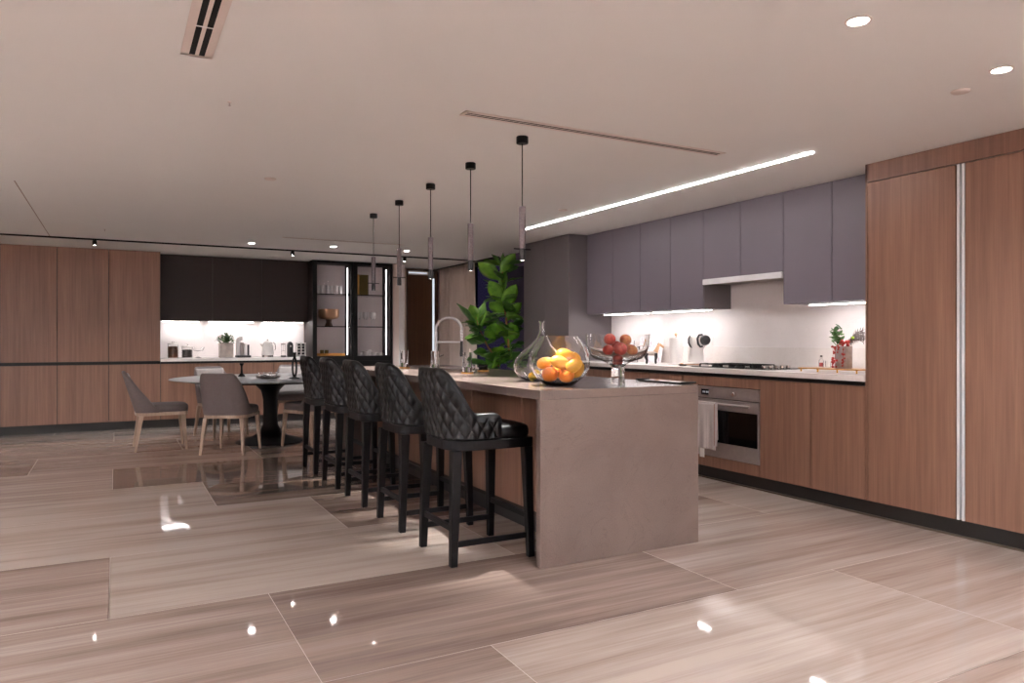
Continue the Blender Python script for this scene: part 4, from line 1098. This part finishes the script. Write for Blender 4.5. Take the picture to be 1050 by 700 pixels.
t = thing('wall_socket', 'white wall socket on the splashback beside the kitchen machine', 'socket', (XW - 0.024, 5.33, 1.155))
obj('plate', G().box(0, 0.009, -0.055, 0.055, -0.02, 0.07), 'white', t, 0.002)
obj('switch', G().box(-0.003, 0.0, -0.03, -0.01, 0.01, 0.04), 'white', t, 0.001)
t = thing('spoon_rest', 'low dark dish with utensils in front of the white kitchen machine', 'dish', (4.62, 5.22, RZ))
obj('dish', G().lathe([(0, 0), (0.03, 0), (0.045, 0.014), (0.042, 0.014), (0.028, 0.004), (0, 0.004)], 24), 'dial', t)
obj('spoon', G().tube([(0.0, 0, 0.012), (0.08, -0.16, 0.016)], 0.004, 8).ball((-0.005, 0.01, 0.018), 0.016, (1, 1.3, 0.5)), 'copper', t)

t = thing('printed_card', 'white printed card leaning on the splashback behind the horse figurine', 'card', (4.95, 5.93, RZ), 0)
mcard = Matrix.Rotation(math.radians(9), 4, 'Y')
obj('card_board', G().box(-0.003, 0.003, -0.0, 0.27, 0, 0.25, mcard), 'print', t, 0.001)
obj('card_back', G().box(0.0032, 0.006, -0.0, 0.27, 0, 0.25, mcard), 'white', t, 0.001)
t = thing('horse_figurine', 'small standing horse figurine, black legs, white body and brown neck', 'figurine', (4.72, 5.80, RZ + 0.006), -TH)
R9 = Matrix.Rotation
obj('body', G().tube([(-0.055, 0, 0.098), (-0.05, 0, 0.10), (-0.02, 0, 0.098), (0.02, 0, 0.098), (0.05, 0, 0.105), (0.062, 0, 0.11)], 0.02, 14, [0.008, 0.024, 0.022, 0.023, 0.026, 0.014]), 'concrete', t)
obj('neck_and_head', G().tube([(0.045, 0, 0.11), (0.062, 0, 0.145), (0.075, 0, 0.178), (0.09, 0, 0.188), (0.118, 0, 0.165), (0.128, 0, 0.155)], 0.015, 12, [0.026, 0.021, 0.017, 0.018, 0.012, 0.009]).tube([(0.078, 0.008, 0.19), (0.078, 0.01, 0.212)], 0.004, 6, [0.005, 0.001]).tube([(0.078, -0.008, 0.19), (0.078, -0.01, 0.212)], 0.004, 6, [0.005, 0.001]), 'copper', t)
obj('mane', G().tube([(0.05, 0, 0.135), (0.058, 0, 0.165), (0.072, 0, 0.198)], 0.006, 8), 'dial', t)
obj('tail', G().tube([(-0.058, 0, 0.105), (-0.078, 0, 0.09), (-0.085, 0, 0.05)], 0.006, 8, [0.005, 0.008, 0.003]), 'dial', t)
for (x, y, k) in ((-0.045, 0.014, -1), (-0.045, -0.014, -1), (0.045, 0.014, 1), (0.045, -0.014, 1)):
    pts = [(x, y, 0.10), (x + (0.006 if k > 0 else -0.008), y, 0.06), (x + (0 if k > 0 else 0.004), y, 0.03), (x + 0.002, y, 0.004), (x + 0.006, y, 0.0)]
    obj('leg', G().tube(pts, 0.008, 10, [0.018, 0.014, 0.010, 0.009, 0.012]), 'dial', t)
t = thing('acrylic_rack', 'clear acrylic box standing behind the pedestal bowl on the right worktop', 'box', (4.74, 6.24, RZ))
obj('acrylic_box', G().box(0, 0.16, 0, 0.18, 0, 0.006).box(0, 0.006, 0, 0.18, 0.006, 0.2).box(0.154, 0.16, 0, 0.18, 0.006, 0.2).box(0.006, 0.154, 0, 0.006, 0.006, 0.2).box(0.006, 0.154, 0.174, 0.18, 0.006, 0.2), 'clear', t)

# ------------------------------------------------------------------ fig plant
fp = thing('fiddle_leaf_fig', 'tall fiddle leaf fig plant in a pot beside the tall taupe unit', 'potted plant', (4.22, 8.45, 0))
obj('pot', G().lathe([(0, 0), (0.16, 0), (0.20, 0.36), (0.195, 0.38), (0.18, 0.38), (0.175, 0.33), (0, 0.33)], 36), 'greypot', fp)
obj('soil', G().cyl((0, 0), 0.174, 0.31, 0.335, 28), 'soil', fp)
def P3(px, py, dd=0.0):
    """point on the plant's own depth, local to its pot"""
    d = 9.40 + dd; r = (px - 525) / 752.0 * d
    return Vector((d * SN + r * CS - 4.22, d * CS - r * SN - 8.45, 1.2 - (py - 347.5) / 752.0 * d))
s1 = [Vector((0.0, 0, 0.33)), Vector((0.03, 0.0, 0.8)), P3(522, 360), P3(519, 325), P3(514, 295), P3(516, 266)]
s2 = [Vector((0.02, 0.0, 0.62)), P3(512, 372), P3(500, 355), P3(492, 338), P3(488, 325)]
obj('trunk', G().tube(s1, 0.014, 10, [0.02, 0.018, 0.015, 0.013, 0.010, 0.006]), 'bark', fp)
obj('branch', G().tube(s2, 0.01, 10, [0.014, 0.012, 0.010, 0.008, 0.005]), 'bark', fp)
r_ = random.Random(21)
gA, gB = G(), G()
def add_leaf(base, tip, wid, roll, deep):
    v = tip - base; L = v.length
    az = math.atan2(v.y, v.x); el = math.asin(v.z / L)
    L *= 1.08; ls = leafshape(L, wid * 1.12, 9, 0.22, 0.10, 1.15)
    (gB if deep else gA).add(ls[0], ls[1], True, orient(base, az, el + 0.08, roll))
# leaves read from the photograph: base px, tip px, width, roll (towards the viewer), depth offset
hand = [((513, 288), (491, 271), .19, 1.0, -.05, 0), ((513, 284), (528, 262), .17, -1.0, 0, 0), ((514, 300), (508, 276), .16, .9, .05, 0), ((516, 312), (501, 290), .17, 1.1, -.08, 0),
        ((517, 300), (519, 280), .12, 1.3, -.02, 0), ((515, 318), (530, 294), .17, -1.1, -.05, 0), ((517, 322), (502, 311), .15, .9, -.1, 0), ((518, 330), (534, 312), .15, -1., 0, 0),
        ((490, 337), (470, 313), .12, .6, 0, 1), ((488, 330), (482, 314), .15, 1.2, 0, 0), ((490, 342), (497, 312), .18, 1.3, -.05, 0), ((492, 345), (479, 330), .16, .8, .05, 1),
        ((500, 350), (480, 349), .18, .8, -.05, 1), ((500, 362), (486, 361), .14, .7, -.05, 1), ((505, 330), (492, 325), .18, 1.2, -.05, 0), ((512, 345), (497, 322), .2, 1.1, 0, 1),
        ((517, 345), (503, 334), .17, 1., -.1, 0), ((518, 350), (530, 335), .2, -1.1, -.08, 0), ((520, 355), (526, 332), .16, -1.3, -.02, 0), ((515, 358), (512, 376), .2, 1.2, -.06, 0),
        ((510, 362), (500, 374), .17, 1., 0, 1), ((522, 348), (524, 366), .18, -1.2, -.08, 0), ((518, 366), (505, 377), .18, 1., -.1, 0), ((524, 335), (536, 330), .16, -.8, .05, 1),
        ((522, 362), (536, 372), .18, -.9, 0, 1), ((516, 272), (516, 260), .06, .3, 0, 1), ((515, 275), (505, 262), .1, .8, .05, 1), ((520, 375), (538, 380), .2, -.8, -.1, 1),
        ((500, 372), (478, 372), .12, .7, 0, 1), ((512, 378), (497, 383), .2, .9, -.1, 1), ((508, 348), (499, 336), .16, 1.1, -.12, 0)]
for (b, tpx, w, rl, dd, deep) in hand:
    add_leaf(P3(b[0], b[1]), P3(tpx[0], tpx[1], dd), w, rl, deep)
for i in range(76):
    f = r_.random(); src = s1 if r_.random() < 0.7 else s2
    k = 1 + f * (len(src) - 1.001 - 1); a = int(k); p = src[a].lerp(src[a + 1], k - a)
    an = r_.uniform(0, 2 * PI); L = r_.uniform(0.17, 0.27)
    add_leaf(p, p + Vector((math.cos(an) * L, math.sin(an) * L, r_.uniform(-0.06, 0.14))), r_.uniform(0.11, 0.16), r_.uniform(-0.6, 0.6), r_.random() < 0.7)
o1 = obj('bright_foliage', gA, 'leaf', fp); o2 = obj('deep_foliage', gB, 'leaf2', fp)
for o in (o1, o2): o.modifiers.new('t', 'SOLIDIFY').thickness = 0.0015

# ------------------------------------------------------------------ curtain
def curtain(y0, y1, x, amp, folds, flare):
    g = G(); n = folds * 10; m = 14; vs, fs = [], []
    for i in range(n + 1):
        for k in range(m + 1):
            u = i / n; v = k / m
            yy = y0 - flare * v * (1 - u) + (y1 - y0) * u
            a = amp * (0.7 + 0.4 * v)
            vs.append((x + a * math.sin(u * folds * 2 * PI) + 0.4 * a * math.sin(u * folds * 4.4 * PI + 1), yy, CEIL - 0.012 - v * (CEIL - 0.03)))
    for i in range(n):
        for k in range(m):
            a = i * (m + 1) + k; fs.append((a, a + 1, a + m + 2, a + m + 1))
    return g.add(vs, fs, True)
cu = obj('sheer_curtain', curtain(10.08, 11.42, 4.80, 0.022, 11, 0.12), 'curtain')
cu.modifiers.new('t', 'SOLIDIFY').thickness = 0.002
tag(cu, 'floor-length beige sheer curtain hanging beside the night window', 'curtain')
obj('curtain_rail', G().box(4.77, 4.83, 9.3, 11.5, CEIL - 0.012, CEIL - 0.001), 'black', cu)

# ------------------------------------------------------------------ pendants
def make_pendant():
    t = thing('pendant_light', '', 'pendant light', (0, 0, 0))
    obj('canopy', G().cyl((0, 0), 0.035, CEIL - 0.042, CEIL - 0.001, 28, bev=0.002), 'black', t)
    obj('cord', G().cyl((0, 0), 0.0035, 1.97, CEIL - 0.042, 8), 'black', t)
    obj('tube_shade', G().cyl((0, 0), 0.020, 1.728, 1.972, 28, bev=0.001), 'gunmetal', t)
    obj('cross_pin', G().tube([(-0.055, 0, 1.724), (0.055, 0, 1.724)], 0.0035, 8), 'black', t)
    obj('lower_barrel', G().lathe([(0, 1.727), (0.016, 1.727), (0.0185, 1.70), (0.0185, 1.657), (0.015, 1.657), (0.015, 1.664), (0, 1.664)], 24), 'dial', t)
    obj('lamp', G().cyl((0, 0), 0.0145, 1.659, 1.6635, 20), 'lampsoft', t)
    lamp('pendant_lamp', 'SPOT', (0, 0, 1.655), 62, t, (0.95, 0.95, 0.92), 0.012, 1.12, 0.7)
    return t
pn = make_pendant()
pl = ['nearest slim black pendant light, above the fruit bowl', 'second slim black pendant light from the camera', 'middle one of the five slim pendant lights', 'second farthest slim pendant light over the island', 'farthest slim pendant light, in front of the display cabinet']
for i, (x, y) in enumerate([(2.087, 3.733), (2.094, 4.456), (2.11, 5.204), (2.127, 5.954), (2.138, 6.694)]):
    o = pn if i == 0 else dup(pn, (0, 0, 0))
    o.location = (x, y, 0); o['label'] = pl[i]; o['group'] = 'slim pendant lights over the island'

# ------------------------------------------------------------------ ceiling fittings
def make_downlight(power=36):
    t = thing('downlight', '', 'downlight', (0, 0, 0))
    obj('trim_ring', G().lathe([(0.036, CEIL - 0.0005), (0.048, CEIL - 0.0005), (0.047, CEIL - 0.004), (0.038, CEIL - 0.006), (0.036, CEIL - 0.004)], 32), 'vent', t)
    obj('lens', G().cyl((0, 0), 0.036, CEIL - 0.0035, CEIL - 0.0008, 28), 'lampface', t)
    lamp('downlight_lamp', 'SPOT', (0, 0, CEIL - 0.006), power, t, (0.87, 0.94, 1.0), 0.03, 2.3, 0.7)
    return t
dl = make_downlight()
DL = [((2.421, 1.78), 'downlight at the top right, left of the two near the tall cabinets'), ((3.411, 1.804), 'downlight above the tall oak cabinets at the right edge'),
      ((1.472, 9.446), 'far downlight above the dining table, left of the other two'), ((2.444, 9.297), 'far downlight in front of the display cabinet'), ((3.425, 9.295), 'far downlight right of the display cabinet'),
      ((-1.2, 1.0), 'added unseen fill downlight in the living area behind the camera on the left'), ((0.6, -1.6), 'added unseen fill downlight straight behind the camera'),  # from here to the list end: unseen downlights, added for extra brightness
      ((-3.2, 3.4), 'added unseen fill downlight over the left part of the room'), ((-3.0, 7.2), 'added unseen fill downlight at the far left outside the frame'), ((-3.0, -1.6), 'added unseen fill downlight in the rear left corner of the room')]
for i, ((x, y), l) in enumerate(DL):
    o = dl if i == 0 else dup(dl, (0, 0, 0))
    o.location = (x, y, 0); o['label'] = l; o['group'] = 'recessed ceiling downlights'

t = thing('linear_light', 'long bright linear LED strip recessed in the ceiling before the wall cabinets', 'linear light', (3.86, 3.165, CEIL))
obj('profile', G().box(-0.021, 0.021, -0.006, 3.706, -0.003, -0.0005), 'alu', t)
obj('diffuser', G().box(-0.016, 0.016, 0, 3.70, -0.008, -0.003), 'led', t)

def slot_diffuser(name, label, x0, x1, y0, y1, along):
    t = thing(name, label, 'air diffuser', (x0, y0, CEIL))
    w, l = x1 - x0, y1 - y0
    fr = G(); bk = G()
    z = -0.0042
    if along == 'x':
        a = l
        bk.box(0.01, w - 0.01, 0.01, l - 0.01, -0.0035, -0.0006)
        for (p, q) in ((0, 0.28 * a), (0.46 * a, 0.54 * a), (0.72 * a, a)): fr.box(0, w, p, q, z, -0.0006)
        fr.box(0, 0.02, 0, l, z, -0.0006); fr.box(w - 0.02, w, 0, l, z, -0.0006)
    else:
        a = w
        bk.box(0.01, w - 0.01, 0.01, l - 0.01, -0.0035, -0.0006)
        for (p, q) in ((0, 0.26 * a), (0.44 * a, 0.56 * a), (0.74 * a, a)): fr.box(p, q, 0, l, z, -0.0006)
        fr.box(0, w, 0, 0.02, z, -0.0006); fr.box(0, w, l - 0.02, l, z, -0.0006)
    obj('frame', fr, 'vent', t); obj('slot', bk, 'void', t)
    return t
slot_diffuser('slot_diffuser', 'long thin two-slot air diffuser in the ceiling above the island', 1.59, 3.40, 3.44, 3.525, 'x')
sd = slot_diffuser('slot_diffuser', 'wide white two-slot air diffuser at the top left of the picture', 0.235, 0.358, 1.5, 3.315, 'y')
br = G()
for k in range(6): br.box(0.03, 0.093, 0.12 + k * 0.34, 0.13 + k * 0.34, -0.0045, -0.0036)
obj('slot_bracket', br, 'alu', sd)
slot_diffuser('slot_diffuser', 'far thin slot air diffuser above the dining table', 1.70, 3.16, 8.70, 8.76, 'x')

trk = thing('track', 'thin black lighting track across the ceiling before the back cabinets', 'lighting track', (-3.0, 9.905, CEIL))
obj('track_rail', G().box(0, 7.7, 0, 0.03, -0.018, -0.0006), 'black', trk)
sp0 = None
for i, x in enumerate((-0.215, 2.063, 3.627)):
    if sp0 is None:
        sp0 = thing('track_spotlight', '', 'spotlight', (0, 0, 0))
        obj('adapter', G().box(-0.02, 0.02, -0.014, 0.014, -0.026, -0.0185), 'black', sp0)
        hd_ = G().lathe([(0, 0), (0.022, 0), (0.024, -0.004), (0.024, -0.05), (0.02, -0.05), (0.018, -0.044), (0, -0.044)], 24, (0, 0, -0.0265))
        obj('lamp_head', hd_, 'black', sp0)
        obj('lens', G().cyl((0, 0), 0.0175, -0.0745, -0.071, 20), 'lampface', sp0)
        lamp('track_lamp', 'SPOT', (0, 0, -0.079), 18, sp0, (0.92, 0.96, 0.96), 0.015, 1.7, 0.6)
        o = sp0
    else: o = dup(sp0, (0, 0, 0))
    o.location = (x, 9.92, CEIL); o['label'] = ['black track spotlight above the tall cabinets at the left', 'black track spotlight near the left edge of the display cabinet', 'black track spotlight right of the display cabinet'][i]; o['group'] = 'spotlights on the ceiling track'
for (x, y, l) in ((3.535, 2.052, 'flat round ceiling sensor near the right-hand downlights'), (1.001, 5.591, 'flat round ceiling sensor in the middle of the ceiling'), (3.593, 5.671, 'flat round ceiling sensor beside the linear LED strip')):
    t = thing('ceiling_sensor', l, 'sensor', (x, y, CEIL), 0, 'round ceiling sensors')
    obj('cover', G().lathe([(0, -0.010), (0.036, -0.009), (0.042, -0.004), (0.043, -0.0006), (0, -0.0006)], 28), 'vent', t)
for (x, y, l) in ((0.50, 3.88, 'tiny sprinkler head in the ceiling below the wide air diffuser'), (-0.10, 9.0, 'tiny hanging sprinkler head near the ceiling track')):
    t = thing('sprinkler', l, 'sprinkler', (x, y, CEIL), 0, 'ceiling sprinkler heads')
    obj('rosette', G().cyl((0, 0), 0.010, -0.003, -0.0006, 20), 'vent', t)
    obj('stem', G().cyl((0, 0), 0.003, -0.018, -0.003, 10).cyl((0, 0), 0.006, -0.020, -0.018, 16), 'steel', t)

# unseen uplighters, added to brighten the ceiling and the room
up = None
for i, (x, y, l) in enumerate([(-3.6, 1.0, 'unseen uplighter added as fill light at the left of the living area'), (-3.8, 4.4, 'unseen uplighter added as fill light near the left wall'), (-0.6, -2.6, 'unseen uplighter added as fill light behind the camera on the left'), (2.4, -2.4, 'unseen uplighter added as fill light behind the camera on the right')]):
    if up is None:
        up = thing('fill_uplighter', '', 'fill uplighter', (0, 0, 0))
        obj('base', G().cyl((0, 0), 0.15, 0, 0.02, 32, bev=0.004), 'black', up)
        obj('pole', G().cyl((0, 0), 0.012, 0.02, 1.55, 14), 'black', up)
        obj('shade', G().lathe([(0, 1.55), (0.03, 1.55), (0.16, 1.66), (0.155, 1.665), (0.025, 1.565), (0, 1.565)], 32), 'alu', up)
        lamp('fill_uplighter_spot', 'SPOT', (0, 0, 1.60), 620, up, (0.86, 0.94, 1.03), 0.06, 2.6, 0.8, (PI, 0, 0))
        o = up
    else: o = dup(up, (0, 0, 0))
    o.location = (x, y, 0); o['label'] = l; o['group'] = 'unseen uplighters added as fill light'

# ------------------------------------------------------------------ world, camera, colour
w = bpy.data.worlds.new('night'); sc.world = w; w.use_nodes = True
bg = w.node_tree.nodes['Background']; bg.inputs[0].default_value = (0.10, 0.08, 0.22, 1); bg.inputs[1].default_value = 0.05
cam = bpy.data.cameras.new('camera'); co = bpy.data.objects.new('camera', cam); C.objects.link(co)
co.location = (0, 0, 1.2); co.rotation_euler = (PI / 2, 0, -TH)
cam.sensor_width = 36; cam.lens = 36 * 752 / 1050; cam.shift_y = -2.5 / 1050; cam.clip_start = 0.05
sc.camera = co
sc.view_settings.view_transform = 'Standard'; sc.view_settings.look = 'None'
sc.view_settings.gamma = 1; sc.view_settings.use_curve_mapping = False
sc.view_settings.exposure = 1.37
